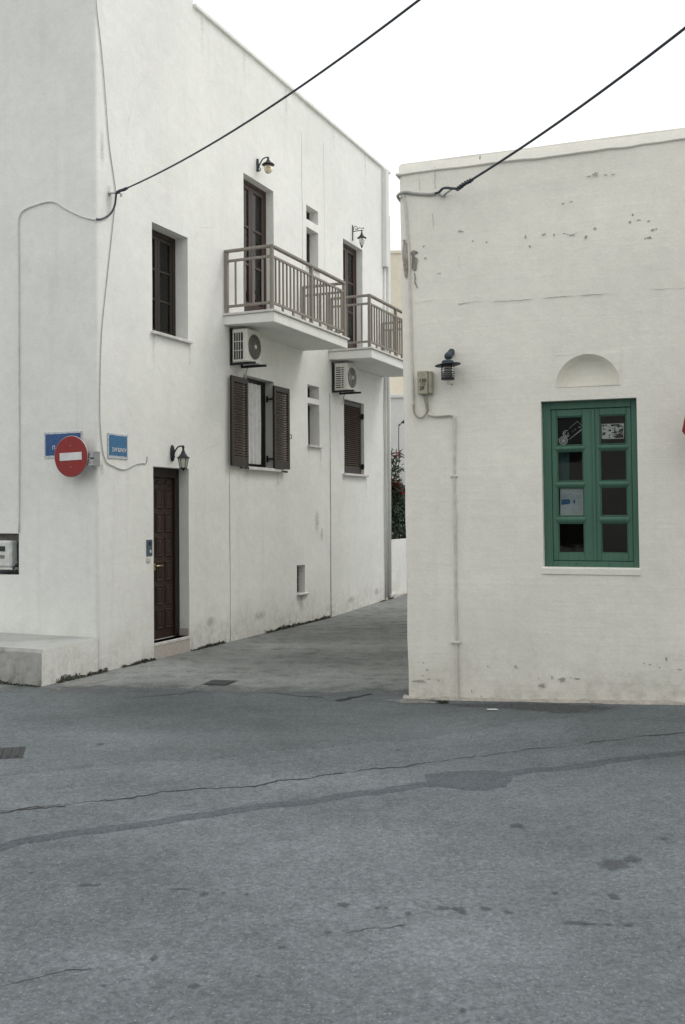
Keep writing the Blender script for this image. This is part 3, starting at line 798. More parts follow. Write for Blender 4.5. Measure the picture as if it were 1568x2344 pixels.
# balconies
def balcony(s0, s1, out, zt, rail_top):
    zb = 4.63
    mb = MB()
    mb.add([(s0,0,zb+.02),(s1,0,zb+.02),(s1,-out,zb),(s0,-out,zb),(s0,0,zt-.035),(s1,0,zt-.035),(s1,-out,zt-.035),(s0,-out,zt-.035)],
           [(0,1,2,3),(7,6,5,4),(3,2,6,7),(0,3,7,4),(2,1,5,6)])
    b = mb.build('balcony', M['plaster'], house, .006)
    BX('coping', M['marble'], b, s0-.03, s1+.03, -out-.03, -.001, zt-.034, zt, .006)
    m = M['rail']; hw = .024; o2 = out-.05
    h = zt+.09
    def post(u, y, zlo=zt, w_=.025): return BX('post', m, b, u-w_, u+w_, y-w_, y+w_, zlo-.002, rail_top-.042, .004)
    pf = [s0+.03, (s0+s1)/2+.02, s1-.03]
    for u in pf: post(u, -o2)
    for u in (s0+.03, s1-.03): post(u, -.035)
    # handrails
    BX('handrail', m, b, s0, s1, -o2-.032, -o2+.032, rail_top-.04, rail_top, .006)
    for u in (s0+.03, s1-.03): BX('handrail', m, b, u-.03, u+.03, -o2+.033, -.006, rail_top-.040, rail_top-.001, .006)
    zl, zu = zt+.105, rail_top-.165
    for (za) in (zl, zu):
        for a, c in zip(pf, pf[1:]): BX('rail', m, b, a+.026, c-.026, -o2-.016, -o2+.016, za-.018, za+.018, .003)
        for u in (s0+.03, s1-.03): BX('rail', m, b, u-.016, u+.016, -o2+.026, -.062, za-.018, za+.018, .003)
    src = BX('baluster', m, b, -.0125, .0125, -.0125, .0125, zl+.019, zu-.019, .002)
    first = True
    for a, c in zip(pf, pf[1:]):
        nb_ = 10
        for i in range(1, nb_+1):
            u = a+(c-a)*i/(nb_+1)
            if first: src.location = (u, -o2, 0); first = False
            else: inst(src, b, (u, -o2, 0))
    for u in (s0+.03, s1-.03):
        for i in range(1, 5): inst(src, b, (u, -.035-(o2-.035)*i/5, 0))
    # short feet under the lower rail
    ft = BX('rail_foot', m, b, -.018, .018, -.014, .014, zt-.001, zl-.0185, .002); ft.location = (pf[0]+.33, -o2, 0)
    for a, c in zip(pf, pf[1:]):
        for f_ in (.26, .52, .78):
            if a == pf[0] and f_ == .26: ft.location = (a+(c-a)*f_, -o2, 0)
            else: inst(ft, b, (a+(c-a)*f_, -o2, 0))
    return b
balcony(2.965, 5.60, .83, 4.81, 5.745)
balcony(6.66, 9.30, .83, 4.82, 5.765)

M['runoff'] = fade_out(plain('rain_run_off', (.42, .42, .38), .95, var=.2, scale=20, bump=0), 22, .9, .8, .45)
def runoff(s, zt_, w_, h_, fr='A', off=.0115, root=house, amt=1.0):
    V = []; fd = []; n = 9
    for j in range(6):
        for i in range(n):
            u = -1+2*i/(n-1); V.append((s+u*w_*(1-.25*j/5), -off, zt_-h_*j/5)); fd.append(amt*max(0, (1-abs(u)**1.5))*(1-j/5)**.8)
    mb = MB(); mb.add(V, [(j*n+i, (j+1)*n+i, (j+1)*n+i+1, j*n+i+1) for j in range(5) for i in range(n-1)], True)
    return set_fade(mb.build('run_off_stain', M['runoff'], root), fd)
for (s_, z_, w_, h_, a_) in [(5.47, .49, .16, .42, 1), (5.35, .49, .05, .3, .8), (1.17, 4.21, .05, .8, .7), (2.03, 4.21, .05, .6, .7), (6.27, 3.0, .05, .7, .7), (5.79, 3.0, .05, .5, .6), (8.38, 2.56, .06, .7, .7), (7.28, 2.56, .06, .5, .6), (6.25, 6.1, .05, .5, .6), (4.62, 2.54, .07, .6, .6), (3.6, 2.54, .07, .5, .5), (2.4, 8.9, .10, 1.3, .55), (3.6, 8.9, .14, 1.0, .5), (5.0, 8.9, .08, 1.5, .6), (6.9, 8.9, .12, 1.1, .5), (8.4, 8.9, .10, 1.4, .55), (3.3, 4.02, .12, .5, .5)]:
    runoff(s_, z_, w_, h_, amt=a_)
for (s_, z_, rx, rz) in [(6.1, 1.75, .13, .32), (6.3, 1.5, .07, .2), (2.55, .35, .2, .12), (4.0, .3, .3, .12), (7.6, .25, .3, .1), (.25, 5.75, .10, .22), (.12, 6.3, .05, .35), (.08, 2.45, .05, .14), (8.9, .3, .2, .12)]:
    V = [(s_, -.0118, z_)]; fd = [.8]
    for f_, v_ in ((.5, .55), (1, 0)):
        for k in range(16): q = 2*math.pi*k/16; V.append((s_+rx*f_*math.cos(q), -.0118, z_+rz*f_*math.sin(q))); fd.append(v_)
    mb = MB(); mb.add(V, [(0, 1+i, 1+(i+1) % 16) for i in range(16)]+[(1+i, 17+i, 17+(i+1) % 16, 1+(i+1) % 16) for i in range(16)], True)
    set_fade(mb.build('damp_smudge', M['runoff'], house), fd)
def hairline(pts, w_=.004):
    P = [Vector(p) for p in pts]; out = []
    for a, b in zip(P, P[1:]):
        k = max(1, int((b-a).length/.03)); out += [a.lerp(b, i/k) for i in range(k)]
    out.append(P[-1]); V = []; sd = random.random()*60
    for i, p in enumerate(out):
        d_ = (out[min(i+1, len(out)-1)]-out[max(0, i-1)]).normalized(); nn = Vector((-d_.y, d_.x)); q = p+nn*.014*noise.noise(Vector((i*.35, sd, 0)))
        kk = max(.15, .6+noise.noise(Vector((i*.2, sd+4, 0))))
        for sg_ in (1, -1): e = q+nn*sg_*w_*.5*kk; V.append((e.x, -.0105, e.y))
    mb = MB(); mb.add(V, [(2*i, 2*i+1, 2*i+3, 2*i+2) for i in range(len(out)-1)]); mb.build('hairline_crack', M['chip'], house)
hairline([(6.85, 3.75), (6.95, 3.4), (7.02, 3.0), (7.2, 2.75), (7.28, 2.55)]); hairline([(2.1, 5.6), (2.3, 5.9), (2.7, 6.0)], .003); hairline([(4.6, 6.9), (4.9, 6.6), (5.4, 6.5)], .003); hairline([(2.05, 2.5), (2.3, 2.75), (2.75, 2.9)], .003); hairline([(8.35, 4.0), (8.7, 4.3), (9.1, 4.4)], .003); hairline([(.6, 6.6), (.75, 7.2), (1.1, 7.6)], .003)

# ================================================================ THINGS ON THE HOUSE
def aircon(s0, z0, label, small=False):
    L, D, H = .43, .255, .50
    t = thing('air_conditioner', label, 'air conditioner', 'A', (s0, -.07, z0), 'air conditioners under the balconies')
    BX('casing', M['acwhite'], t, 0, L, -D, 0, .012, H, .014)
    # side grille: dark recess and white bars on the end face
    BX('side_grille', M['dark'], t, -.004, .0, -D+.075, -.03, .05, H-.06, 0)
    if small:
        for i in range(10): BX('grille_bar', M['acwhite'], t, -.011, -.0045, -D+.07, -.025, .07+i*.039, .087+i*.039, .001)
        BX('grille_bar', M['acwhite'], t, -.013, -.0115, -.145, -.132, .05, H-.06, 0)
    else:
        for i in range(1, 4): BX('grille_bar', M['acwhite'], t, -.010, -.0045, -D+.075+i*.0375-.004, -D+.075+i*.0375+.004, .05, H-.06, .001)
        for z in (.18, .31): BX('grille_bar', M['acwhite'], t, -.0135, -.0105, -D+.075, -.03, z-.005, z+.005, .001)
    # fan: dark round mouth, hub, guard rings
    mb = MB(); mb.lathe([(.185, 0), (.185, .006)], (0, 0, 0), 28, False); f = mb.build('fan_opening', M['dark'], t); f.location = (L/2, -D-.001, H*.5); f.rotation_euler = (R(90), 0, 0)
    for r_ in (.055, .085, .115, .145, .175):
        mb = MB(); P = [(L/2+r_*math.cos(a), -D-.012, H*.5+r_*math.sin(a)) for a in [2*math.pi*i/24 for i in range(25)]]
        mb.tube(P, .003, 5, False); mb.build('guard_ring', M['acwhite'] if small else M['cablebeige'], t)
    for k in range(8):
        a = math.pi*k/8; mb = MB(); mb.tube([(L/2+.18*math.cos(a), -D-.010, H*.5+.18*math.sin(a)), (L/2-.18*math.cos(a), -D-.010, H*.5-.18*math.sin(a))], .0022, 4); mb.build('guard_spoke', M['cablebeige'], t)
    mb = MB(); mb.lathe([(.032, 0), (.030, .012), (0.001, .014)], (0, 0, 0), 14); hb = mb.build('fan_hub', M['signwhite'], t); hb.location = (L/2, -D-.012, H*.5); hb.rotation_euler = (R(90), 0, 0)
    for u in (.06, L-.04):
        mb = MB(); mb.box(u-.018, u+.018, -D-.10, .068, -.022, .010); mb.box(u-.018, u+.018, .045, .069, .0105, H+.03); mb.build('bracket', M['blackmetal'], t, .002)
    mb = MB(); mb.tube(spline([(L-.02, -.10, .12), (L+.06, -.08, .10), (L+.06, .02, -.02), (L+.05, .055, -.2)]), .012, 6); mb.build('hose', M['cablewhite'], t)
    return t
aircon(3.085, 4.10, 'white air conditioner with tall barred side grille under the first balcony')
aircon(6.745, 4.09, 'white air conditioner with slatted side grille above the closed shutters', True)

def cap_profile(k): return [(.085*k, 0), (.088*k, .006*k), (.060*k, .025*k), (.036*k, .058*k), (.022*k, .092*k), (.013*k, .12*k), (.012*k, .125*k)]
# lantern beside the front door: six panes under a pointed cap
def lantern_door():
    s, zc = 1.58, 2.70
    t = thing('wall_lantern', 'black carriage lantern on a curved arm above the front door', 'wall lamp', 'A', (s, 0, zc))
    mb = MB(); mb.lathe([(.005, -.115), (.022, -.10), (.030, -.06), (.036, 0), (.030, .06), (.022, .085), (.012, .105), (.004, .11)], (0, -.014, 0), 12); mb.build('backplate', M['blackmetal'], t)
    mb = MB(); mb.tube(spline([(0, -.02, -.03), (0, -.055, .02), (.0, -.10, .075), (0, -.15, .088), (0, -.185, .085)]), .010, 8); mb.tube(spline([(0, -.03, -.02), (0, -.05, -.05), (0, -.035, -.075), (0, -.02, -.06)]), .006, 6); mb.build('arm', M['blackmetal'], t)
    c = (0, -.185, -.075)
    mb = MB(); mb.lathe(cap_profile(1), (c[0], c[1], c[2]), 6, False); mb.lathe([(.012, .12), (.016, .135), (.018, .150), (.014, .165), (.002, .175)], c, 10); mb.build('cap', M['blackmetal'], t)
    mb = MB(); mb.lathe([(.043, -.125), (.066, -.001)], c, 6, False); mb.build('glass', M['clear'], t)
    mb = MB()
    for k in range(6):
        a = 2*math.pi*k/6; mb.tube([(c[0]+.046*math.cos(a), c[1]+.046*math.sin(a), c[2]-.128), (c[0]+.070*math.cos(a), c[1]+.070*math.sin(a), c[2]+.004)], .0045, 5)
    mb.build('ribs', M['blackmetal'], t)
    mb = MB(); mb.lathe([(.004, -.165), (.014, -.155), (.018, -.145), (.048, -.138), (.050, -.125)], c, 12); mb.build('base', M['blackmetal'], t)
lantern_door()
def lantern_globe():
    s, z = pA(588, 378)
    t = thing('wall_lantern', 'dark lantern with amber glass globe above the first balcony door', 'wall lamp', 'A', (s, 0, z))
    mb = MB(); mb.lathe([(.005, -.11), (.026, -.09), (.02, -.04), (.03, 0), (.02, .05), (.024, .085), (.004, .10)], (0, -.012, 0), 10); mb.build('backplate', M['bluemetal'], t)
    mb = MB(); mb.tube(spline([(0, -.02, -.05), (0, -.05, .0), (0, -.10, .075), (0, -.16, .095), (0, -.20, .085)]), .010, 8); mb.tube(spline([(0, -.02, -.03), (0, -.06, -.06), (0, -.05, -.1), (0, -.03, -.09)]), .007, 6); mb.build('arm', M['blackmetal'], t)
    c = (0, -.20, -.03)
    mb = MB(); mb.lathe([(.098, 0), (.10, .008), (.075, .03), (.04, .05), (.028, .075), (.015, .09), (.018, .115), (.004, .135)], c, 16); mb.build('cap', M['blackmetal'], t)
    mb = MB(); mb.lathe([(.055, -.002), (.072, -.04), (.068, -.08), (.045, -.115), (.03, -.125), (.002, -.128)], c, 16); mb.build('globe', M['amber'], t)
lantern_globe()
def lantern_drop():
    s, z = pA(807, 530)
    t = thing('wall_lantern', 'dark teardrop lantern on a scrolled bracket above the second balcony door', 'wall lamp', 'A', (s, 0, z))
    mb = MB(); mb.box(-.014, .014, -.012, 0, -.17, .12); mb.build('backplate', M['blackmetal'], t, .003)
    mb = MB(); mb.tube([(0, -.01, .0), (0, -.22, .0)], .008, 6)
    mb.tube(spline([(0, -.012, .0), (0, -.03, .075), (0, -.075, .09), (0, -.10, .05), (0, -.07, .03), (0, -.06, .055)]), .006, 6)
    mb.tube(spline([(0, -.10, .02), (0, -.14, .055), (0, -.19, .035), (0, -.225, .045), (0, -.23, .02)]), .006, 6); mb.build('bracket', M['blackmetal'], t)
    c = (0, -.19, -.15)
    mb = MB(); mb.lathe([(.088, 0), (.090, .008), (.05, .035), (.026, .075), (.014, .11), (.010, .15)], c, 12); mb.build('cap', M['blackmetal'], t)
    mb = MB(); mb.lathe([(.062, -.001), (.066, -.03), (.05, -.09), (.03, -.135), (.02, -.145)], c, 8, False); mb.build('globe', M['clear'], t)
    mb = MB(); mb.lathe([(.024, -.146), (.022, -.155), (.008, -.18), (.001, -.19)], c, 8); mb.build('finial', M['blackmetal'], t)
lantern_drop()

# street name plates
def plate(fr, u0, u1, z0, z1, label, mat, txt, tu, tsize, tz, sx=1):
    uc, zc = (u0+u1)/2, (z0+z1)/2; wd, ht = u1-u0, z1-z0
    t = thing('street_sign', label, 'street sign', fr, (uc, 0, zc))
    BX('backing', M['signedge'], t, -wd/2-.022, wd/2+.022, -.010, -.002, -ht/2-.035, ht/2+.02, .002)
    mb = MB(); n = 12      # worn, slightly ragged enamel face
    V = []
    for i in range(n+1):
        u = -wd/2+wd*i/n
        V += [(u, -.0125, -ht/2+.006*random.random()), (u, -.0125, ht/2-.007*random.random())]
    mb.add(V, [(2*i, 2*i+2, 2*i+3, 2*i+1) for i in range(n)]); mb.build('enamel', mat, t)
    if txt: text_obj('lettering', txt, tsize, M['signwhite'], t, (tu, -.0145, tz), sx=sx, bold=.001)
    for (a, b) in ((-1, -1), (1, -1), (-1, 1), (1, 1)):
        mb = MB(); mb.lathe([(.006, 0), (.004, .004)], (0, 0, 0), 6); r_ = mb.build('rivet', M['rust'], t); r_.location = (a*(wd/2+.012), -.0105, b*(ht/2+.006)); r_.rotation_euler = (R(90), 0, 0)
    return t
plate('A', .215, .575, 2.60, 2.855, 'small faded blue street sign with white Greek lettering near the corner', M['blue2'], '\u03a3\u0391\u0393\u039a\u03a1\u0399\u039f\u03a5', .02, .062, -.055, .95)
plate('F', -.765, -.235, 2.605, 2.87, 'blue street sign half hidden behind the red disc', M['blue'], '\u03a0', -.135, .062, -.04)
# no-entry disc on its bracket
t = thing('no_entry_sign', 'round red no entry sign with a white bar at the house corner', 'traffic sign', 'F', (-.245, -.16, 2.575))
r_ = .243
mb = MB(); mb.lathe([(r_-.012, .000), (r_, .004), (r_, .016), (r_-.004, .020)], (0, 0, 0), 48, False); o = mb.build('disc', M['red'], t); o.rotation_euler = (R(90), 0, 0)
mb = MB(); mb.lathe([(r_+.001, .002), (r_+.004, .006), (r_+.004, .013), (r_+.001, .017)], (0, 0, 0), 48); o = mb.build('rim', M['steel'], t); o.rotation_euler = (R(90), 0, 0)
o = BX('white_bar', M['signwhite'], t, -.162, .162, -.0235, -.0205, -.046, .046, .001); o.rotation_euler = (0, R(-1.5), 0)
mb = MB(); mb.box(-.06, .30, .004, .045, -.02, .055); mb.build('bracket', M['steel'], t, .003)
mb = MB(); mb.box(.02, .29, .004, .05, -.115, -.035); mb.build('bracket', M['steel'], t, .003)
mb = MB(); mb.box(.235, .29, .0505, .158, -.12, .06); mb.build('mount', M['steel'], t, .003)
for z in (.125, -.125, .02, -.08):
    mb = MB(); mb.lathe([(.010, 0), (.007, .006)], (0, 0, 0), 6); q = mb.build('bolt', M['rust'], t); q.location = (0 if abs(z) > .1 else .262, -.0205 if abs(z) > .1 else .004, z); q.rotation_euler = (R(90), 0, 0)

# electricity meter in its recess
t = thing('electricity_meter', 'pale electricity meter box in a dark recess of the house front', 'meter', 'F', (-1.475, 0, 1.40))
BX('recess_back', M['rubble'], t, -.27, .275, .155, .168, -.25, .25, 0)
BX('case', M['meter'], t, -.16, .15, -.005, .13, -.170, .165, .022)
BX('display', M['dark'], t, -.10, .065, -.010, -.0055, .03, .095, .003)
BX('label_plate', M['rubble'], t, -.08, .055, -.009, -.0055, -.06, -.015, .002)
BX('base_lip', M['acwhite'], t, -.17, .17, -.012, .12, -.20, -.172, .006)
mb = MB(); mb.tube(spline([(-.15, .03, -.235), (.05, .03, -.225), (.15, .02, -.20), (.22, .02, -.13), (.26, .03, -.10), (.265, .06, .0)]), .013, 7); mb.build('cable', M['cable'], t)
mb = MB(); mb.tube(spline([(.262, .02, .25), (.255, .02, .16), (.225, .03, .1), (.20, .06, .09)]), .010, 6); mb.tube([(.20, .08, .08), (.20, .08, -.12)], .012, 6); mb.build('riser', M['cable'], t)
# intercom
s0, z0 = pA(341, 1254)
t = thing('intercom', 'blue-grey intercom panel on the wall beside the front door', 'intercom', 'A', (s0, 0, z0))
BX('panel', M['interpanel'], t, -.062, .062, -.014, 0, -.105, .105, .004)
BX('call_button', M['signwhite'], t, -.005, .030, -.018, -.0145, -.065, -.028, .002)
BX('speaker', M['dark'], t, -.03, .03, -.0165, -.0145, .03, .08, .001)
BX('lower_box', M['acwhite'], t, -.058, .02, -.016, -.001, -.185, -.118, .006)

# ---------------------------------------------------------------- cables
def cable(name, label, pts, r, mat, seg=7, n=6, cat='cable', group=None, world=None):
    P = spline(pts, n); mb = MB(); mb.tube(P, r, seg); o = mb.build(name, mat)
    return tag(o, label, cat, group)
def wA(px, py, off=.012):
    s, z = pA(px, py, off); return to_world('A', (s, -off, z))
def wF(px, py, off=.012):
    u, z = pF(px, py, off); return to_world('F', (u, -off, z))
def wB(px, py, off=.012):
    s, z = pB(px, py, off); return to_world('B', (s, -off, z))
cable('wall_cable', 'thin grey cable dropping from roof to the door lantern along the corner', [wA(*p, .010) for p in [(219,-80),(220,0),(232,110),(240,200),(250,330),(265,438),(262,480),(258,520),(245,640),(233,760),(229,880),(230,980),(240,1050),(262,1068),(285,1075),(310,1064),(325,1061),(335,1060),(337,1045)]], .0055, M['cablegrey'], 6)
fpts = [(212,502),(185,495),(150,478),(125,463),(100,464),(60,478),(46,492),(42,520),(43,620),(43,800),(44,1000),(43,1219)]
cable('wall_cable', 'pale painted cable humped over the house front down to the meter', [to_world('A', (-.012, -.012, pA(221,503)[1]))]+[wF(*p, .012) for p in fpts], .0085, M['cablewhite'], 7, 6)
hA = wA(266, 441, .10)
t = thing('cable_hook', 'small iron hook holding the overhead cable at the house corner', 'cable hook', 'A', (*[pA(250,443)[0]], 0, pA(250,443)[1]))
mb = MB(); mb.tube(spline([(0, .01, 0), (.0, -.04, .0), (.04, -.08, .01), (.09, -.10, .015), (.10, -.105, -.01), (.085, -.10, -.02)]), .011, 7); mb.lathe([(.028, -.004), (.028, .004)], (0, -.004, 0), 10, tilt=(R(90), 'X')); mb.build('hook', M['steel'], t)
cable('cable_tail', 'black end of the overhead cable curling from hook to house corner', [hA, wA(265,455,.07), wA(262,472,.05), wA(254,488,.03), wA(243,497,.015), wA(230,502,.013), to_world('A', (-.010, -.012, pA(221,503)[1]))], .012, M['cable'], 8, 8)
def overhead(name, label, S, E, fit, r, twist_len, loopstart=False):
    """sagging span: end height and sag solved so the parabola passes the sighted points"""
    best = None
    for iz in range(0, 200):
        Ez = 5+iz*.04
        for sg in [k*.02 for k in range(0, 60)]:
            err = 0
            for (px, py) in fit:
                d = ray(px, py); az = d[0]
                # where the span crosses the vertical plane of this sight line
                den = (E[0]-S.x)-az*(E[1]-S.y); t_ = (az*S.y-S.x)/den
                y_ = S.y+(E[1]-S.y)*t_; z_ = S.z+(Ez-S.z)*t_-4*sg*t_*(1-t_)
                err += ((EYE+d[2]*y_)-z_)**2
            if best is None or err < best[0]: best = (err, Ez, sg)
    _, Ez, sg = best
    P = []
    for i in range(61):
        t_ = i/60; P.append(Vector((S.x+(E[0]-S.x)*t_, S.y+(E[1]-S.y)*t_, S.z+(Ez-S.z)*t_-4*sg*t_*(1-t_))))
    t = thing(name, label, 'cable', None, tuple(S))
    mb = MB(); mb.tube([p-S for p in P], r, 8); mb.build('strand', M['cable'], t)
    # the bound end: wire wrapped round the strand
    d = (P[1]-P[0]).normalized(); a = d.orthogonal().normalized(); b = d.cross(a)
    W_ = []; turns = int(twist_len/.035); N = turns*8
    for i in range(N+1):
        q = 2*math.pi*i/8; rr = r*1.5*(1+.25*math.sin(i*.9))
        W_.append(d*(twist_len*i/N)+(a*math.cos(q)+b*math.sin(q))*rr)
    mb = MB(); mb.tube(W_, r*.62, 5); mb.tube([d*twist_len*.93+a*r, d*twist_len*1.0-a*.01, d*twist_len*1.06+b*.01], r*1.1, 6); mb.build('binding', M['cable'], t)
    return t
overhead('overhead_cable', 'black overhead cable tied to the white house corner by its hook', hA, (7.6, -3.75), [(450,347),(680,212),(820,110),(950,0)], .0095, .34)
# ================================================================ PIPES ON THE HOUSE
def wallpipe(name, label, pts, r, mat, off, group=None, clips=()):
    o = cable(name, label, [to_world('A', (s, -off, z)) for s, z in pts], r, mat, 8, 3, 'pipe', group); return o
wallpipe('thin_pipe', 'thin white pipe running down the wall beneath the barred air conditioner', [(3.10,4.05),(3.105,3.2),(3.10,2.0),(3.105,1.0),(3.10,.0)], .006, M['cablewhite'], .005)
wallpipe('thin_pipe', 'thin white pipe running down the wall beneath the slatted air conditioner', [(6.69,4.05),(6.685,3.2),(6.69,2.0),(6.685,1.0),(6.69,.0)], .010, M['cablewhite'], .009)
wallpipe('thin_pipe', 'thin painted wire climbing beside the slot window to the roof', [(pA(690,250)[0],8.4),(5.58,7.6),(pA(692,470)[0],7.1),(5.60,6.2),(5.60,5.0)], .0035, M['plaster_far'], .0025)
wallpipe('thin_pipe', 'fine painted wire dropping from the roof between slot window and second balcony', [(pA(740,282)[0],8.5),(6.49,7.4),(6.50,6.4),(6.50,5.2)], .0035, M['plaster_far'], .0025)
t = thing('downpipe', 'pale square downpipe at the far end of the white house', 'downpipe', 'A', (9.40, 0, 0))
zt_ = pA(877, 612)[1]
BX('upper_duct', M['plaster_far'], t, -.09, .06, -.10, -.001, zt_, HR-.03, .008)
BX('upper_duct', M['plaster_far'], t, .12, .24, -.06, -.001, 5.2, HR-.9, .006)
for u, r_ in ((-.02, .022), (.13, .038)):
    mb = MB(); mb.tube([(u, -r_-.01, zt_+.02 if u < 0 else 5.22), (u, -r_-.01, 3.0), (u, -r_-.01, .12)], r_, 8); mb.build('pipe', M['plaster_far'], t)
mb = MB(); mb.tube(spline([(-.02, -.032, .13), (-.02, -.06, .08), (.06, -.14, .05)]), .022, 8); mb.tube(spline([(.13, -.05, .16), (.15, -.07, .17), (.24, -.10, .20)]), .05, 10); mb.build('outlet', M['plaster_far'], t)

# ================================================================ SINGLE-STOREY BUILDING
shop = thing('low_building', 'cream limewashed low building with a green window and arched niche', 'building', 'B', (0, 0, 0))
BL = 9.0; BH = 5.455; BDp = 9.0
def wrp(p): return (p[0]-SHEAR*p[2], p[1], p[2])
GW = (1.400, 2.298, 1.355, 2.968, .085)
NI = (1.545, 2.155, 3.095, 3.405, .0)
mb = MB()
wall_mesh(mb, .05, BL, -.4, BH, [GW, NI], lambda u, d, z: (u, d, z), .16, .009, 11)
# soft outer corner
V = []; zz = [-.4+(BH+.4)*i/40 for i in range(41)]; sg = 5
for z in zz:
    wob = .010*noise.noise(Vector((z*2.3, 1, 0)))+.006*noise.noise(Vector((z*8, 3, 0)))
    for k in range(sg+1):
        a = math.pi/2*k/sg; e = 0 if k == sg else wob
        V.append((.05-.05*math.cos(a)+e, .05-.05*math.sin(a), z))
mb.add(V, [(j*(sg+1)+k, j*(sg+1)+k+1, (j+1)*(sg+1)+k+1, (j+1)*(sg+1)+k) for j in range(40) for k in range(sg)], True)
# niche: half dome hollow
cu, cz, rn = (NI[0]+NI[1])/2, NI[2], (NI[1]-NI[0])/2; NR, NA = 10, 24; dep = .145
V = []; hgt = NI[3]-NI[2]
for i in range(NR+1):
    q = i/NR
    for j in range(NA+1):
        a = math.pi*j/NA
        V.append((cu-rn*q*math.cos(a), dep*(max(0, 1-q**9))**.55, cz+hgt*q*math.sin(a)))
Fc = [(i*(NA+1)+j, i*(NA+1)+j+1, (i+1)*(NA+1)+j+1, (i+1)*(NA+1)+j) for i in range(NR) for j in range(NA)]
mb.add(V, Fc, True)
top = NR*(NA+1); cx_ = []
V = []
for j in range(NA+1):
    a = math.pi*j/NA; x_, z_ = -math.cos(a), math.sin(a); k = 1/max(abs(x_), abs(z_), 1e-6)
    V += [(cu+rn*x_, 0, cz+hgt*z_), (cu+rn*max(-1, min(1, x_*k)), 0, cz+hgt*min(1, z_*k))]
mb.add(V, [(2*j, 2*j+2, 2*j+3, 2*j+1) for j in range(NA)])
V = [(cu-rn*q, 0, cz) for q in [1-2*i/20 for i in range(21)]]+[(cu-rn*q, dep*(max(0, 1-abs(q)**9))**.55, cz) for q in [1-2*i/20 for i in range(21)]]
mb.add(V, [(i, i+1, 21+i+1, 21+i) for i in range(20)])
# other sides
E_ = math.tan(R(4))
mb.quad((0, .05, -.4), (0, BDp, -.4), (0, BDp, BH), (0, .05, BH)); mb.quad((BL, 0, -.4), (BL, BDp, -.4), (BL, BDp, BH), (BL, 0, BH))
mb.quad((0, BDp, -.4), (BL, BDp, -.4), (BL, BDp, BH), (0, BDp, BH)); mb.quad((0, 0.0, BH-.06), (BL, 0.0, BH-.06), (BL, BDp, BH-.06), (0, BDp, BH-.06))
bw = mb.build('wall', M['limewash'], shop, warp=wrp)
# parapet band with a rolled, uneven lower edge
mb = MB(); N = 150; V = []; k = 7
for i in range(N+1):
    u = .004+(BL)*i/N
    wz = .018*noise.noise(Vector((u*1.6, 0, 5)))+.008*noise.noise(Vector((u*6, 0, 8)))
    tz_ = .010*noise.noise(Vector((u*2.0, 4, 5)))+.006*noise.noise(Vector((u*9, 4, 5)))
    zl = BH-.112+wz
    for (yy, z_) in ((.012, zl-.010), (-.018, zl-.006), (-.024, zl+.004), (-.017, zl+.014), (-.011, zl+.022), (-.010, BH-.02+tz_), (.28, BH+.008+tz_)):
        V.append((u, yy, z_))
mb.add(V, [(i*k+j, (i+1)*k+j, (i+1)*k+j+1, i*k+j+1) for i in range(N) for j in range(k-1)], True)
mb.add([V[j] for j in range(k)], [tuple(range(k))])
mb.build('parapet', M['limewash'], shop, warp=wrp)
mb = MB(); mb.tube(spline([(.02, -.012, BH-.107), (-.002, -.008, BH-.108), (-.012, .02, BH-.11), (-.008, .6, BH-.11), (-.008, 2, BH-.12)]), .015, 7); mb.build('parapet_lip', M['limewash'], shop, warp=wrp)
# patch of thicker plaster under the window and fillet at the foot
mb = MB(); mb.box(GW[0]-.018, GW[1]+.012, -.013, .10, GW[2]-.075, GW[2]-.003); mb.build('sill', M['limewash'], shop, .009, wrp)
mb = MB(); V = []; N = 110
for i in range(N+1):
    u = -.04+(BL+.04)*i/N; wpt = to_world('B', (u, 0, 0)); gz = g(wpt.x, wpt.y)
    wd_ = .05+.035*noise.noise(Vector((u*2.2, 1, 1)))+.02*noise.noise(Vector((u*8, 1, 1))); hh = .03+.02*noise.noise(Vector((u*3.1, 6, 1)))+.012*noise.noise(Vector((u*11, 6, 1)))
    V += [(u, .01, gz+max(.008, hh)), (u, -max(.02, wd_)*.5, gz+max(.006, hh)*.5+.006), (u, -max(.02, wd_), gz-.004)]
mb.add(V, [(i*3+j, i*3+j+1, (i+1)*3+j+1, (i+1)*3+j) for i in range(N) for j in range(2)], True)
mb.build('cement_fillet', M['cement'], shop)
# damage: chips, peeled patch, cracks, grime
def wallblob(name, mat, px, py, rx, rz, off=.010, jag=.5, n=14):
    s, z = pB(px, py); sd = random.random()*90; pts = []
    for k in range(n):
        a = 2*math.pi*k/n; rr = 1+jag*1.7*noise.noise(Vector((math.cos(a)*1.5+sd, math.sin(a)*1.5, sd)))
        pts.append((s+rx*rr*math.cos(a), -off, z+rz*rr*math.sin(a)))
    mb = MB(); mb.add([(s, -off-.001, z)]+pts+[(p[0], .02, p[2]) for p in pts], [(0, 1+i, 1+(i+1) % n) for i in range(n)]+[(1+i, n+1+i, n+1+(i+1) % n, 1+(i+1) % n) for i in range(n)])
    o = mb.build(name, mat, shop)
    if mat in (M['grime'], M['chip_ragged']):
        V = [(s, -off, z)]; fd = [1.0]
        for f_, v_ in ((.6, .8), (1.1, .3), (1.6, 0)):
            V += [(s+(p[0]-s)*f_, -off, z+(p[2]-z)*f_) for p in pts]; fd += [v_]*n
        m2 = MB(); m2.add(V, [(0, 1+i, 1+(i+1) % n) for i in range(n)]+[(1+q*n+i, 1+(q+1)*n+i, 1+(q+1)*n+(i+1) % n, 1+q*n+(i+1) % n) for q in range(2) for i in range(n)], True)
        bpy.data.objects.remove(o); o = set_fade(m2.build(name, mat, shop), fd)
    return o
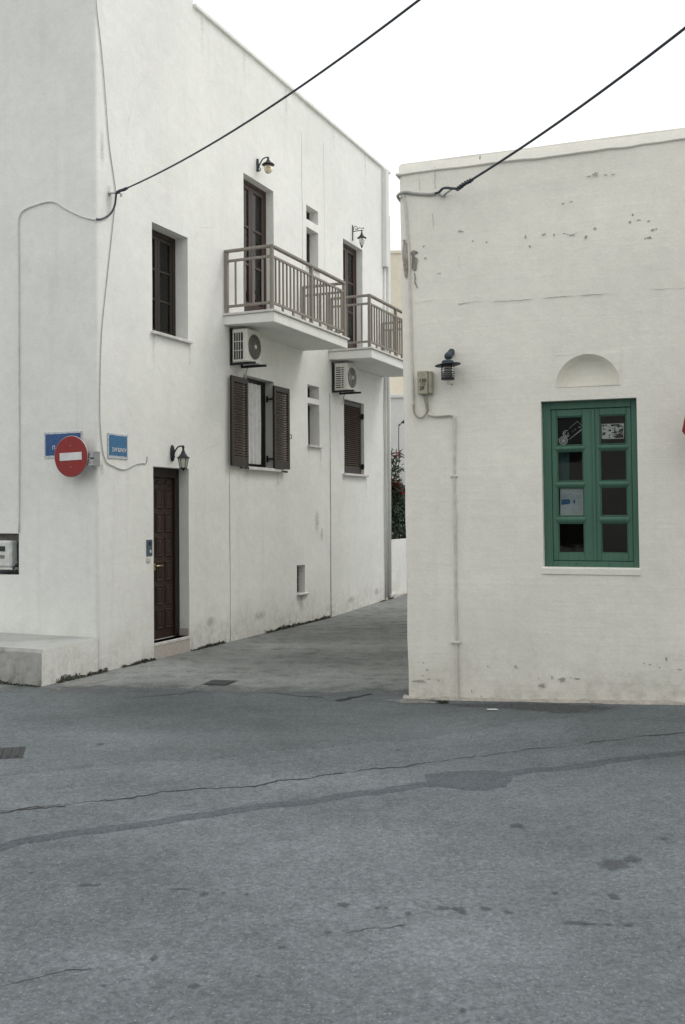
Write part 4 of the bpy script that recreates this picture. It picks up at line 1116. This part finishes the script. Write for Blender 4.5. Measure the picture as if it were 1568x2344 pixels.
def walcrack(pts, w, mat, off=.010, gaps=.3):
    P = [Vector((*pB(*p),)) for p in pts]; out = []
    for a, b in zip(P, P[1:]):
        k = max(1, int((b-a).length/.02)); out += [a.lerp(b, i/k) for i in range(k)]
    out.append(P[-1]); sd = random.random()*70; V = []
    for i, p in enumerate(out):
        d = (out[min(i+1, len(out)-1)]-out[max(0, i-1)]).normalized(); nn = Vector((-d.y, d.x))
        q = p+nn*.012*noise.noise(Vector((i*.3, sd, 0)))
        kk = max(.04, min(1, .5+1.6*noise.noise(Vector((i*.12, sd+5, 0)))+(.5-gaps)*1.3))
        for sgn in (1, -1): e = q+nn*sgn*w*.5*kk; V.append((e.x, -off, e.y))
    mb = MB(); mb.add(V, [(2*i, 2*i+1, 2*i+3, 2*i+2) for i in range(len(out)-1)]); return mb.build('wall_crack', mat, shop)
c2 = lambda x, y: ((1350+x/1.448)/1.5517, (400+y/1.448)/1.5517)
for (x, y, rx, rz) in [(415,612,.026,.010),(305,828,.02,.006),(748,640,.010,.016),(770,690,.010,.012),(840,630,.018,.010),(550,668,.010,.012),(478,662,.008,.010),(895,632,.008,.01),(985,632,.028,.010),(1060,640,.012,.016),(1105,598,.018,.01),(1285,565,.014,.014),(1330,555,.018,.008),(1380,560,.014,.01),(1405,605,.014,.012),(1385,645,.02,.012),(1365,648,.01,.008),(1110,318,.030,.016),(1075,330,.022,.008),(1160,322,.018,.006),(1200,320,.02,.006),(940,470,.014,.006),(985,460,.02,.005),(225,690,.012,.012),(235,750,.012,.012),(125,660,.02,.012),(1300,528,.012,.012),(1420,600,.01,.01),(515,235,.008,.02)]:
    wallblob('plaster_chip', M['chip_ragged'], *c2(x, y), rx*.9, rz*.9, .0115)
wallblob('peeled_patch', M['rust'], *c2(133,800), .026, .10, .0098, .3, 18)
wallblob('peeled_patch', M['rubble'], *c2(178,775), .030, .085, .0112, .4, 18)
wallblob('peeled_patch', M['rubble'], *c2(175,720), .030, .026, .0118, .4, 14)
wallblob('peeled_patch', M['cement'], *c2(128,720), .030, .12, .0085, .3, 18)
for pts, w_, gp in [([(180,825),(185,850),(182,870),(192,905)], .012, .1), ([(940,625),(985,632),(1015,618)], .012, .15), ([(284,275),(287,300),(278,350),(284,395)], .006, .25), ([(200,305),(208,400)], .004, .4), ([(400,985),(500,975),(610,972),(730,965),(850,955),(980,945),(1080,938),(1190,935)], .006, .35), ([(190,980),(300,962)], .004, .5), ([(270,520),(275,600)], .004, .4), ([(405,740),(408,800)], .004, .3), ([(1050,640),(1055,660)], .006, .2), ([(1390,910),(1568,905)], .004, .5)]:
    walcrack([c2(*p) for p in pts], w_, M['chip'] if w_ < .008 else M['rubble'], .0125, gp)
c6 = lambda x, y: ((1420+x/1.548)/1.5517, (2250+y/1.548)/1.5517)
for (x, y, rx, rz) in [(127,230,.008,.012),(150,200,.016,.012),(130,160,.008,.010),(110,262,.06,.014),(215,258,.012,.012),(160,250,.02,.005),(640,185,.024,.014),(783,285,.024,.020),(838,240,.010,.018),(890,255,.030,.020),(975,248,.034,.013),(765,245,.008,.01),(395,318,.006,.022),(450,345,.008,.006),(485,180,.008,.008),(1345,165,.010,.006),(1375,170,.014,.008),(1430,186,.010,.006),(1465,140,.012,.014),(1540,197,.02,.006),(940,240,.008,.006),(860,362,.01,.006)]:
    wallblob('grime_spot', M['grime'], *c6(x, y), rx, rz, .0105, .7)
# block courses showing as faint ridges are relief in the limewash; two stronger ones near the conduit
for pts in ([(1290,1060),(1300,1061)],):
    pass

# green window
u0, u1, z0, z1, d = GW; Wd = u1-u0; Hg = z1-z0; G = M['green']
X = lambda f: u0+Wd*f
Zf = lambda f: z1-Hg*f
mb = MB(); y0, y1 = d, d+.07
mb.box(u0-.008, X(.092), y0, y1, z0-.008, z1+.008); mb.box(X(.937), u1+.008, y0, y1, z0-.008, z1+.008)
mb.box(X(.092), X(.937), y0, y1, Zf(.047), z1+.008); mb.box(X(.092), X(.937), y0, y1, z0-.008, Zf(.966))
gw = mb.build('window', G, shop, .005, wrp); tag(gw, 'green painted double window with eight dark panes')
rows_ = [(.091, .268), (.300, .485), (.520, .695), (.735, .918)]
panes = {}
for si, (a, b, pa, pb) in enumerate(((.0945, .5415, .150, .430), (.5445, .9345, .605, .885))):
    mb = MB(); ya, yb = d+.012, d+.056
    mb.box(X(a), X(pa), ya, yb, Zf(.9635), Zf(.0495)); mb.box(X(pb), X(b), ya, yb, Zf(.9635), Zf(.0495))
    mb.box(X(pa), X(pb), ya, yb, Zf(.091), Zf(.0495)); mb.box(X(pa), X(pb), ya, yb, Zf(.9635), Zf(.918))
    mb.build('sash', G, gw, .005, wrp)
    for r in range(3):
        zt_, zb_ = Zf(rows_[r][1]), Zf(rows_[r+1][0]); zm = (zt_+zb_)/2
        mb = MB(); V = []
        for x_ in (X(pa)-.012, X(pb)+.012):
            for (yy, z_) in ((ya+.02, zt_), (ya-.004, zt_-.006), (ya-.012, zm+.006), (ya-.012, zm-.004), (ya-.004, zb_+.008), (ya+.004, zb_), (yb-.012, zb_), (yb-.012, zt_)): V.append((x_, yy, z_))
        mb.add(V, [tuple(range(8)), tuple(reversed(range(8, 16)))]+[(i, 8+i, 8+(i+1) % 8, (i+1) % 8) for i in range(8)])
        mb.build('glazing_bar', G, gw, 0, wrp)
    for r, (ft, fb) in enumerate(rows_):
        BX('pane', M['glass'], gw, X(pa)-.004, X(pb)+.004, d+.036, d+.040, Zf(fb)-.004, Zf(ft)+.004, 0, wrp); panes[(si, r)] = (X(pa), X(pb), Zf(fb), Zf(ft))
        # putty bead round the pane
        mb = MB(); a_, b_, c_, e_ = X(pa), X(pb), Zf(fb), Zf(ft); q = .010
        mb.box(a_, a_+q, d+.022, d+.035, c_, e_); mb.box(b_-q, b_, d+.022, d+.035, c_, e_); mb.box(a_+q, b_-q, d+.022, d+.035, e_-q, e_); mb.box(a_+q, b_-q, d+.022, d+.035, c_, c_+q); mb.build('glazing_bead', G, gw, .003, wrp)
mb = MB(); mb.box(X(.528), X(.556), d-.004, d+.0115, Zf(.962), Zf(.052)); mb.build('cover_strip', G, gw, .004, wrp)
for f_ in (.345, .68): 
    mb = MB(); mb.lathe([(.006, 0), (.006, .004)], (0, 0, 0), 8); q = mb.build('drain_hole', M['dark'], gw); q.location = wrp((X(f_), d-.001, Zf(.982))); q.rotation_euler = (R(90), 0, 0)
room(shop, u0, u1, z0, z1, d+.075, 2.2, .8, wrp)
# prints stuck behind the glass
def stuck(name, label, si, r, x0, x1, zlo, zhi, mat):
    a, b, c, e = panes[(si, r)]
    xx0, xx1, zz0, zz1 = a+(b-a)*x0, a+(b-a)*x1, c+(e-c)*zlo, c+(e-c)*zhi
    zc = (zz0+zz1)/2; s = (xx0+xx1)/2-SHEAR*zc
    t = thing(name, label, 'poster', 'B', (s, d+.0475, zc))
    w_, h_ = (xx1-xx0), (zz1-zz0)
    BX('sheet', mat, t, -w_/2, w_/2, 0, .001, -h_/2, h_/2, 0)
    return t, w_, h_
t, w_, h_ = stuck('poster', 'black print with white spiral rings in the top pane', 0, 0, .02, .98, .02, .98, M['paper_black'])
c7 = lambda x, y: ((x-465)/450*w_, (445-y)/530*h_)
def rings(cx, cy, rads, wid, arc=(0, 360)):
    u, z = c7(cx, cy)
    for r_ in rads:
        rr = r_/450*w_; ww = wid/450*w_
        n = 26; V = []
        for i in range(n+1):
            a = R(arc[0]+(arc[1]-arc[0])*i/n); V += [(u+(rr-ww)*math.cos(a), -.0012, z+(rr-ww)*math.sin(a)), (u+(rr+ww)*math.cos(a), -.0012, z+(rr+ww)*math.sin(a))]
        mb = MB(); mb.add(V, [(2*i, 2*i+1, 2*i+3, 2*i+2) for i in range(n)]); mb.build('ring', M['paper_line'], t)
rings(345, 618, (72, 45), 7); rings(345, 618, (14,), 13); rings(400, 490, (58,), 6, (60, 330)); rings(400, 490, (32,), 5, (100, 400))
def stroke(p, q, wa, wb):
    a = Vector(c7(*p)); b = Vector(c7(*q)); dd = (b-a).normalized(); nn = Vector((-dd.y, dd.x)); wa, wb = wa/450*w_, wb/450*w_
    mb = MB(); mb.add([(a.x+nn.x*wa, -.0012, a.y+nn.y*wa), (a.x-nn.x*wa, -.0012, a.y-nn.y*wa), (b.x-nn.x*wb, -.0012, b.y-nn.y*wb), (b.x+nn.x*wb, -.0012, b.y+nn.y*wb)], [(0, 1, 2, 3)]); mb.build('stroke', M['paper_line'], t)
stroke((440,605), (684,410), 3, 8); stroke((445,395), (600,262), 2.5, 2.5); stroke((600,262), (680,350), 2.5, 2.5); stroke((243,575), (262,605), 4, 4)
rings(635, 365, (18,), 4, (150, 380)); stroke((515,460), (525,435), 3, 3); stroke((550,425), (575,400), 4, 4)
t, w_, h_ = stuck('poster', 'black and white woodcut print taped in the top pane', 1, 0, .07, .90, .20, .71, M['print'])
mb = MB(); q = .006
mb.box(-w_/2, -w_/2+q, -.0012, -.0002, -h_/2, h_/2); mb.box(w_/2-q, w_/2, -.0012, -.0002, -h_/2, h_/2); mb.box(-w_/2+q, w_/2-q, -.0012, -.0002, -h_/2, -h_/2+q); mb.box(-w_/2+q, w_/2-q, -.0012, -.0002, h_/2-q, h_/2); mb.build('border', M['paper_line'], t)
t, w_, h_ = stuck('poster', 'pale blue poster with white border in the third pane', 0, 2, .08, .97, .02, .98, M['poster'])
mb = MB(); q = .012
mb.box(w_/2-q, w_/2, -.0012, -.0002, -h_/2, h_/2); mb.box(-w_/2, w_/2-q, -.0012, -.0002, -h_/2, -h_/2+q*1.3); mb.build('border', M['signwhite'], t)
text_obj('lettering', 'BOO', .062, M['paper_line'], t, (-.03, -.0016, h_*.37), sx=.95)
mb = MB(); mb.add([(-w_*.46, -.0014, -.03), (-w_*.08, -.0014, -.02), (-w_*.08, -.0014, .02), (-w_*.14, -.0014, .026), (-w_*.46, -.0014, .024)], [(0,1,2,3,4)]); mb.build('blue_block', M['blue2'], t)
mb = MB(); mb.box(w_*.06, w_*.14, -.0016, -.0006, -.016, .016); mb.build('blue_block', M['blue2'], t)
mb = MB(); mb.add([(-w_*.08, -.0012, -.02), (w_*.40, -.0012, .004), (w_*.40, -.0012, .030), (-w_*.08, -.0012, .02)], [(0,1,2,3)]); mb.build('pale_block', M['signedge'], t)
a, b, c, e = panes[(0, 1)]
tc = curtain('hanging_cloth', M['teal'], None, -.048, .048, -(e-c)/2-.05, (e-c)/2+.05, 0, .008, .09)
tc.location = to_world('B', (a+.055-SHEAR*(c+e)/2, d+.12, (c+e)/2)); tc.rotation_euler = (0, 0, -PHI)
tag(tc, 'strip of teal cloth hanging behind the second pane', 'cloth')

# lamp, junction box and cables on the low building
s, z = pB(1025, 833, .16)
t = thing('wall_lantern', 'weathered blue lantern with wide flat hat beside the junction box', 'wall lamp', 'B', (s, 0, z))
c = (0, -.16, 0)
mb = MB(); mb.lathe([(.035, -.005), (.035, .006)], (0, -.004, .14), 12, tilt=(R(90), 'X')); mb.tube(spline([(0.01, -.005, .13), (.012, -.06, .115), (.008, -.11, .12), (.0, -.155, .085), (0, -.16, .04)]), [.02+.006*math.sin(i*.35) for i in range(33)], 10); mb.lathe([(.03, .05), (.04, .065), (.044, .085), (.034, .105), (.018, .115)], (.004, -.145, 0), 12); mb.build('arm', M['bluemetal'], t)
mb = MB(); mb.lathe([(.060, .010), (.066, .004), (.126, -.006), (.130, -.010), (.126, -.013), (.06, -.006)], c, 28, tilt=(R(-5), 'Y')); mb.lathe([(.062, .004), (.058, .028), (.045, .036), (.02, .042)], c, 20); mb.build('hat', M['bluemetal'], t)
mb = MB(); mb.lathe([(.062, -.012), (.066, -.05), (.060, -.09), (.058, -.14)], c, 20); mb.build('glass', M['dustyglass'], t)
mb = MB()
for zz_ in (-.03, -.055, -.08, -.10, -.12):
    mb.lathe([(.066, zz_-.004), (.070, zz_), (.066, zz_+.004)], c, 20)
mb.build('guard_rings', M['bluemetal'], t)
mb = MB(); mb.lathe([(.060, -.158), (.068, -.152), (.068, -.142), (.058, -.139)], c, 20)
for k in range(4): a_ = math.pi/4+k*math.pi/2; mb.tube([(c[0]+.068*math.cos(a_), c[1]+.068*math.sin(a_), -.15), (c[0]+.07*math.cos(a_), c[1]+.07*math.sin(a_), -.01)], .004, 5)
mb.build('base', M['blackmetal'], t)
s, z = pB(1028, 877)
t = thing('cable_clip', 'scrap of clip and rusty screw below the flat-hatted lantern', 'clip', 'B', (s, 0, z))
mb = MB(); mb.tube(spline([(-.02, -.012, -.012), (-.015, -.016, .012), (.004, -.016, .016), (.012, -.014, -.002), (.0, -.016, -.012)]), .004, 5); mb.build('wire_loop', M['cablecream'], t)
mb = MB(); mb.lathe([(.008, 0), (.005, .006)], (.03, -.004, -.014), 8, tilt=(R(90), 'X')); mb.build('screw', M['rust'], t)
s0, z0 = pB(960, 905); s1, z1 = pB(993, 850)
t = thing('junction_box', 'beige junction box with stencilled black numbers', 'junction box', 'B', ((s0+s1)/2, 0, (z0+z1)/2))
w_, h_ = s1-s0, z1-z0
BX('cover', M['boxbeige'], t, -w_/2, w_/2*.45, -.085, -.003, -h_/2, h_/2, .008); BX('body', M['boxbeige'], t, w_/2*.46, w_/2, -.075, -.003, -h_/2+.006, h_/2-.004, .008)
text_obj('stencil', '130', .052, M['ink'], t, (-w_*.12, -.0866, .018), bold=.0012); text_obj('stencil', '123', .036, M['ink'], t, (-w_*.12, -.0866, -.020)); text_obj('stencil', '29', .050, M['ink'], t, (-w_*.16, -.0866, -.060), bold=.0012)
cable('cable_loop', 'beige cable looping from the corner conduit up into the junction box', [wB(947,925,.014), wB(947,938,.02), wB(951,950,.03), wB(959,956,.035), wB(968,955,.035), wB(975,947,.03), wB(977,938,.03), wB(974,922,.035), wB(971,908,.04), wB(970,902,.05)], .0095, M['cablebeige'], 7)
cable('cable_loop', 'thin pair of cables hanging from the junction box into the conduit', [wB(977,904,.04), wB(978,920,.03), wB(980,935,.02), wB(981,946,.016)], .008, M['cablebeige'], 7)
cond = [(922,446),(928,470),(932,520),(935,560),(937,600),(938,660),(940,720),(942,800),(944,860),(945,900),(946,928)]
cable('conduit', 'limewashed conduit down the corner of the low building to the loop', [wB(*p, .014) for p in cond], .0125, M['cablecream'], 8)
cable('conduit', 'limewashed conduit stepping from the junction box down to the ground', [wB(*p, .016) for p in [(981,943),(984,949),(1000,952),(1025,950),(1036,951),(1040,958),(1040,985),(1040,1090),(1042,1250),(1044,1400),(1045,1500),(1047,1606)]], .0145, M['cablecream'], 8)
mb = MB()
t = thing('pipe_clamp', 'painted clamp at mid height of the conduit below the junction box', 'pipe clamp', 'B', (*[pB(1040,1090)[0]], 0, pB(1040,1090)[1])); BX('strap', M['cablecream'], t, -.035, .035, -.034, 0, -.010, .010, .004)
t = thing('pipe_clamp', 'painted clamp low on the conduit near the street', 'pipe clamp', 'B', (*[pB(1044,1470)[0]], 0, pB(1044,1470)[1])); BX('strap', M['cablecream'], t, -.045, .045, -.036, 0, -.012, .012, .004)
cable('corner_cable', 'thick limewashed cable wrapped round the top corner of the low building', [to_world('B', (-.06-SHEAR*5.1, .35, 5.16)), to_world('B', (-.085, .05, 5.13)), to_world('B', (-.065, -.02, 5.135)), wB(925,440,.02), wB(950,443,.018), wB(980,445,.018), wB(996,443,.03)], .016, M['cablegrey'], 8)
hB = wB(1046, 432, .22)
t = thing('cable_hook', 'iron eye bolt and thimble holding the overhead cable on the low building', 'cable hook', None, tuple(wB(1010,443,0)))
b0 = Vector(t.location)
mb = MB(); mb.tube([p-b0 for p in spline([wB(996,443,.02), wB(1005,440,.05), wB(1013,432,.09), wB(1022,430,.14), wB(1032,431,.18), hB])], .013, 8); mb.build('thimble', M['bluemetal'], t)
mb = MB(); mb.tube([p-b0 for p in spline([wB(1016,447,-.01), wB(1021,443,.06), wB(1028,438,.13), wB(1034,434,.18)])], .010, 7); mb.tube([p-b0 for p in spline([wB(1006,446,.02), wB(1012,449,.04), wB(1018,447,.03)])], .012, 6); mb.build('eye_bolt', M['steel'], t)
overhead('overhead_cable', 'black overhead cable tied to the low building by its eye bolt', hB, (8.2, -3.75), [(1150,370),(1260,298),(1400,195),(1568,57)], .0115, .24)

# stop sign by the right-hand wall, mostly out of the picture
sp = to_world('B', (3.05, -.30, 0)); 
u_, z_ = pB(1562.5, 956, .30)
t = thing('stop_sign', 'tilted red octagonal sign fixed to the low building', 'traffic sign', 'B', (u_+.294, -.30, z_-.06))
mb = MB(); V = [(.30*math.cos(R(22.5+45*k-11)), y_, .30*math.sin(R(22.5+45*k-11))) for y_ in (-.004, .004) for k in range(8)]
mb.add(V, [tuple(range(8)), tuple(reversed(range(8, 16)))]+[(8+k, 8+(k+1) % 8, (k+1) % 8, k) for k in range(8)]); mb.build('octagon', M['red'], t)
BX('bracket', M['steel'], t, -.05, .05, .0045, .30, -.03, .03, .003)
mb = MB(); mb.tube([(.302*math.cos(R(22.5+45*k-11)), 0, .302*math.sin(R(22.5+45*k-11))) for k in range(9)], .005, 6, False); mb.build('rim', M['red'], t)

# ================================================================ END OF THE SIDE STREET
gwall = thing('garden_wall', 'low white garden wall beyond the end of the white house', 'wall', 'A', (HE, 0, 0))
mb = MB(); wall_mesh(mb, .02, 9, -.3, 1.30, [], lambda u, dd, z: (u, .05+dd, z), .3, .006, 21)
mb.quad((.02, .05, 1.30), (9, .05, 1.30), (9, .27, 1.30), (.02, .27, 1.30)); mb.quad((9, .27, -.3), (.02, .27, -.3), (.02, .27, 1.30), (9, .27, 1.30)); mb.quad((9, .05, -.3), (9, .27, -.3), (9, .27, 1.3), (9, .05, 1.3))
mb.build('masonry', M['plaster'], gwall)
mb = MB(); V = []
for i in range(30):
    u = .02+.3*i; V += [(u, .05, .13+.01*random.random()), (u, -.05-.05*random.random(), .105)]
mb.add(V, [(2*i, 2*i+1, 2*i+3, 2*i+2) for i in range(29)]); mb.build('footing', M['cement'], gwall)
def leafquad(mb, p, L, w, rnd, droop=0):
    a = rnd.random()*6.283; el = rnd.uniform(-.9, 1.1)-droop
    d = Vector((math.cos(a)*math.cos(el), math.sin(a)*math.cos(el), math.sin(el)))
    s = d.cross(Vector((rnd.random()-.5, rnd.random()-.5, rnd.random()))).normalized()*w
    mid = p+d*L*.5+Vector((0, 0, L*.06))
    mb.add([p, mid+s, p+d*L, mid-s], [(0, 1, 2, 3)])
def hedge():
    rnd = random.Random(3)
    t = thing('hedge', 'dense dark green hedge behind the garden wall', 'hedge', 'A', (HE, 0, .1))
    mb = MB()
    for _ in range(15000):
        u = rnd.uniform(.05, 4.2); y = .34+abs(rnd.gauss(0, .33)); top_ = 2.52+.22*noise.noise(Vector((u*1.7, y*2, 0)))-.05*u
        z = rnd.uniform(.3, 1)**.7*top_
        leafquad(mb, Vector((u, y, z)), rnd.uniform(.05, .09), rnd.uniform(.014, .022), rnd)
    mb.build('foliage', M['leafdark'], t)
    mb = MB()
    for i in range(14):
        u = .15+.3*i; mb.tube(spline([(u, .7, -.1), (u+.05, .72, .9), (u-.08+.2*rnd.random(), .8, 1.6), (u+.1*rnd.random(), .8, 2.3)], 3), [.03-.002*k for k in range(10)], 5)
    mb.build('stems', M['bark'], t)
hedge()
def oleander():
    rnd = random.Random(5)
    t = thing('oleander', 'oleander bush with red flowers rising over the hedge', 'shrub', 'A', (HE+.95, .95, .1))
    st = MB(); lf = MB(); fl = MB()
    for i in range(150):
        a = rnd.random()*6.283; rr = rnd.uniform(0, 1.25); tip = Vector((math.cos(a)*rr*1.0, math.sin(a)*rr*.55, rnd.uniform(2.3, 3.4)-.22*rr))
        b = Vector((math.cos(a)*.12, math.sin(a)*.12, 0)); m_ = b.lerp(tip, .55)+Vector((0, 0, .25))
        P = spline([b, m_, tip], 6); st.tube(P, [.02-.0012*k for k in range(len(P))], 5)
        for p in P[5:]:
            for _ in range(12): leafquad(lf, p+Vector((rnd.gauss(0, .04), rnd.gauss(0, .04), rnd.gauss(0, .03))), rnd.uniform(.13, .21), rnd.uniform(.016, .024), rnd, -.25)
        if rnd.random() < .55:
            for _ in range(rnd.randint(9, 18)):
                c = tip+Vector((rnd.gauss(0, .06), rnd.gauss(0, .06), rnd.gauss(.01, .05)))
                for k in range(5):
                    q = 2*math.pi*k/5+rnd.random(); n_ = Vector((math.cos(q), math.sin(q), .35)).normalized()
                    s_ = n_.cross(Vector((0, 0, 1))).normalized()*.026
                    fl.add([c, c+n_*.042+s_, c+n_*.066, c+n_*.042-s_], [(0, 1, 2, 3)])
    st.build('stems', M['bark'], t); lf.build('foliage', M['leaf'], t); fl.build('flowers', M['petal'], t)
oleander()
# gooseneck street lamp behind the bushes
gp = Vector(ray(913, 1030))*24.0; base = Vector((gp.x, 24.0, .1))
t = thing('street_lamp', 'slender gooseneck lamp rising behind the oleander', 'street lamp', None, tuple(base))
hz_ = EYE+ray(913, 985)[2]*24-.1
mb = MB(); mb.tube(spline([(0, 0, 0), (0, 0, hz_*.6), (0, 0, hz_), (.03, 0, hz_+.12), (.10, 0, hz_+.22), (.15, 0, hz_+.22)], 8), .010, 7); mb.build('pole', M['blackmetal'], t)
mb = MB(); mb.lathe([(.075, -.05), (.06, -.02), (.03, .02), (.01, .035)], (.14, 0, hz_+.22), 12); mb.build('shade', M['blackmetal'], t)
# buildings beyond
def far_block(name, label, x0, x1, y0, y1, h, mat, wins, rot, trim):
    t = thing(name, label, 'building', None, (x0, y0, 0), None, rot)
    Lx, Ly = x1-x0, y1-y0
    mb = MB(); hs = [(u, u+w_, z, z+hh, .15) for (u, w_, z, hh) in wins]
    wall_mesh(mb, 0, Lx, -.3, h, hs, lambda u, dd, z: (u, dd, z), .8, .004, 31)
    mb.quad((0, Ly, -.3), (0, 0, -.3), (0, 0, h), (0, Ly, h)); mb.quad((Lx, 0, -.3), (Lx, Ly, -.3), (Lx, Ly, h), (Lx, 0, h)); mb.quad((0, 0, h-.01), (Lx, 0, h-.01), (Lx, Ly, h-.01), (0, Ly, h-.01)); mb.quad((Lx, Ly, -.3), (0, Ly, -.3), (0, Ly, h), (Lx, Ly, h))
    mb.build('wall', mat, t)
    BX('roof_edging', trim, t, -.05, Lx+.05, -.06, .25, h, h+.10, .01)
    for hh in hs:
        w_ = casement(t, hh, M['brown'], rows=2, fw=.06); sill(w_, hh[0]-.05, hh[1]+.05, hh[2], .06, .05, .13)
    return t
far_block('far_house', 'pale ochre building standing behind the white one at the street end', .9, 9.4, 31.5, 40, EYE+(1172-588)/F*31.8, M['ochre'], [(4.2, 1.0, 4.0, 1.5), (6.4, 1.0, 4.0, 1.5)], -.05, M['ochre'])
far_block('far_house', 'plain white low house behind the oleander at the street end', .75, 7.5, 26.6, 31.2, EYE+(1172-913)/F*26.7, M['plaster_far'], [(3.4, .9, 1.2, 1.3)], -.04, M['plaster_far'])

opp = thing('added_opposite_house', 'unseen grey stone house added across the road to darken window reflections', 'house', None, (-11, -3.8, 0))  # unseen house, added as a dark reflection for the panes and cable anchor
mb = MB(); hs = [(u, u+1.0, zz_, zz_+1.5, .2) for u in (2.5, 6.0, 13.5, 17.5) for zz_ in (1.0, 3.1)]+[(9.8, 10.9, .1, 2.3, .2)]
wall_mesh(mb, 0, 24, -.4, 5.2, hs, lambda u, dd, z: (u, -dd, z), .8, .006, 41)
mb.quad((0, 0, -.4), (0, -8, -.4), (0, -8, 5.2), (0, 0, 5.2)); mb.quad((24, 0, -.4), (24, -8, -.4), (24, -8, 5.2), (24, 0, 5.2)); mb.quad((0, 0, 5.2), (24, 0, 5.2), (24, -8, 5.2), (0, -8, 5.2)); mb.quad((0, -8, -.4), (24, -8, -.4), (24, -8, 5.2), (0, -8, 5.2))
mb.build('wall', M['stone'], opp)
for hh in hs:
    BX('door' if hh[2] < .5 else 'shutter', M['brown'], opp, hh[0]+.002, hh[1]-.002, -.17, -.12, hh[2]+.002, hh[3]-.002, .004)
# ================================================================ SMALL GROWTH AND LITTER AT THE FOOT OF THE HOUSE
def moss(name, label, ranges, fr, yoff, mat, dens, hmax, seedv):
    rnd = random.Random(seedv); mb = MB()
    for (a, b) in ranges:
        for _ in range(int((b-a)*dens)):
            s = rnd.uniform(a, b); env = max(.1, .45+1.1*noise.noise(Vector((s*2.6, seedv, 0)))+.5*noise.noise(Vector((s*9, seedv, 0))))
            up = rnd.random()**1.8*hmax*env; out = rnd.random()**1.6*.05
            p = to_world(fr, (s, -yoff-out*(1-up/hmax*.7), 0)); p.z = g(p.x, p.y)+.002+up
            L = rnd.uniform(.012, .03); leafquad(mb, p, L, L*.4, rnd)
    o = mb.build(name, mat); return tag(o, label, 'moss', kind='stuff')
moss('moss', 'dark moss and weeds along the foot of the house wall', [(-.75, .15), (.45, 1.15), (2.02, 2.9), (4.2, 6.6)], 'A', .002, M['moss'], 1100, .075, 3)
moss('dry_litter', 'fallen red petals and dry leaves below the downpipe', [(9.0, 9.75)], 'A', .03, M['litter'], 420, .03, 9)
moss('moss', 'dark dirt line along the foot of the plinth', [(-1.6, -.0)], 'F', .995, M['moss'], 900, .035, 5)
moss('weed_tuft', 'small weed tuft on the asphalt before the low building', [(.36, .47)], 'B', .18, M['moss'], 1800, .05, 8)
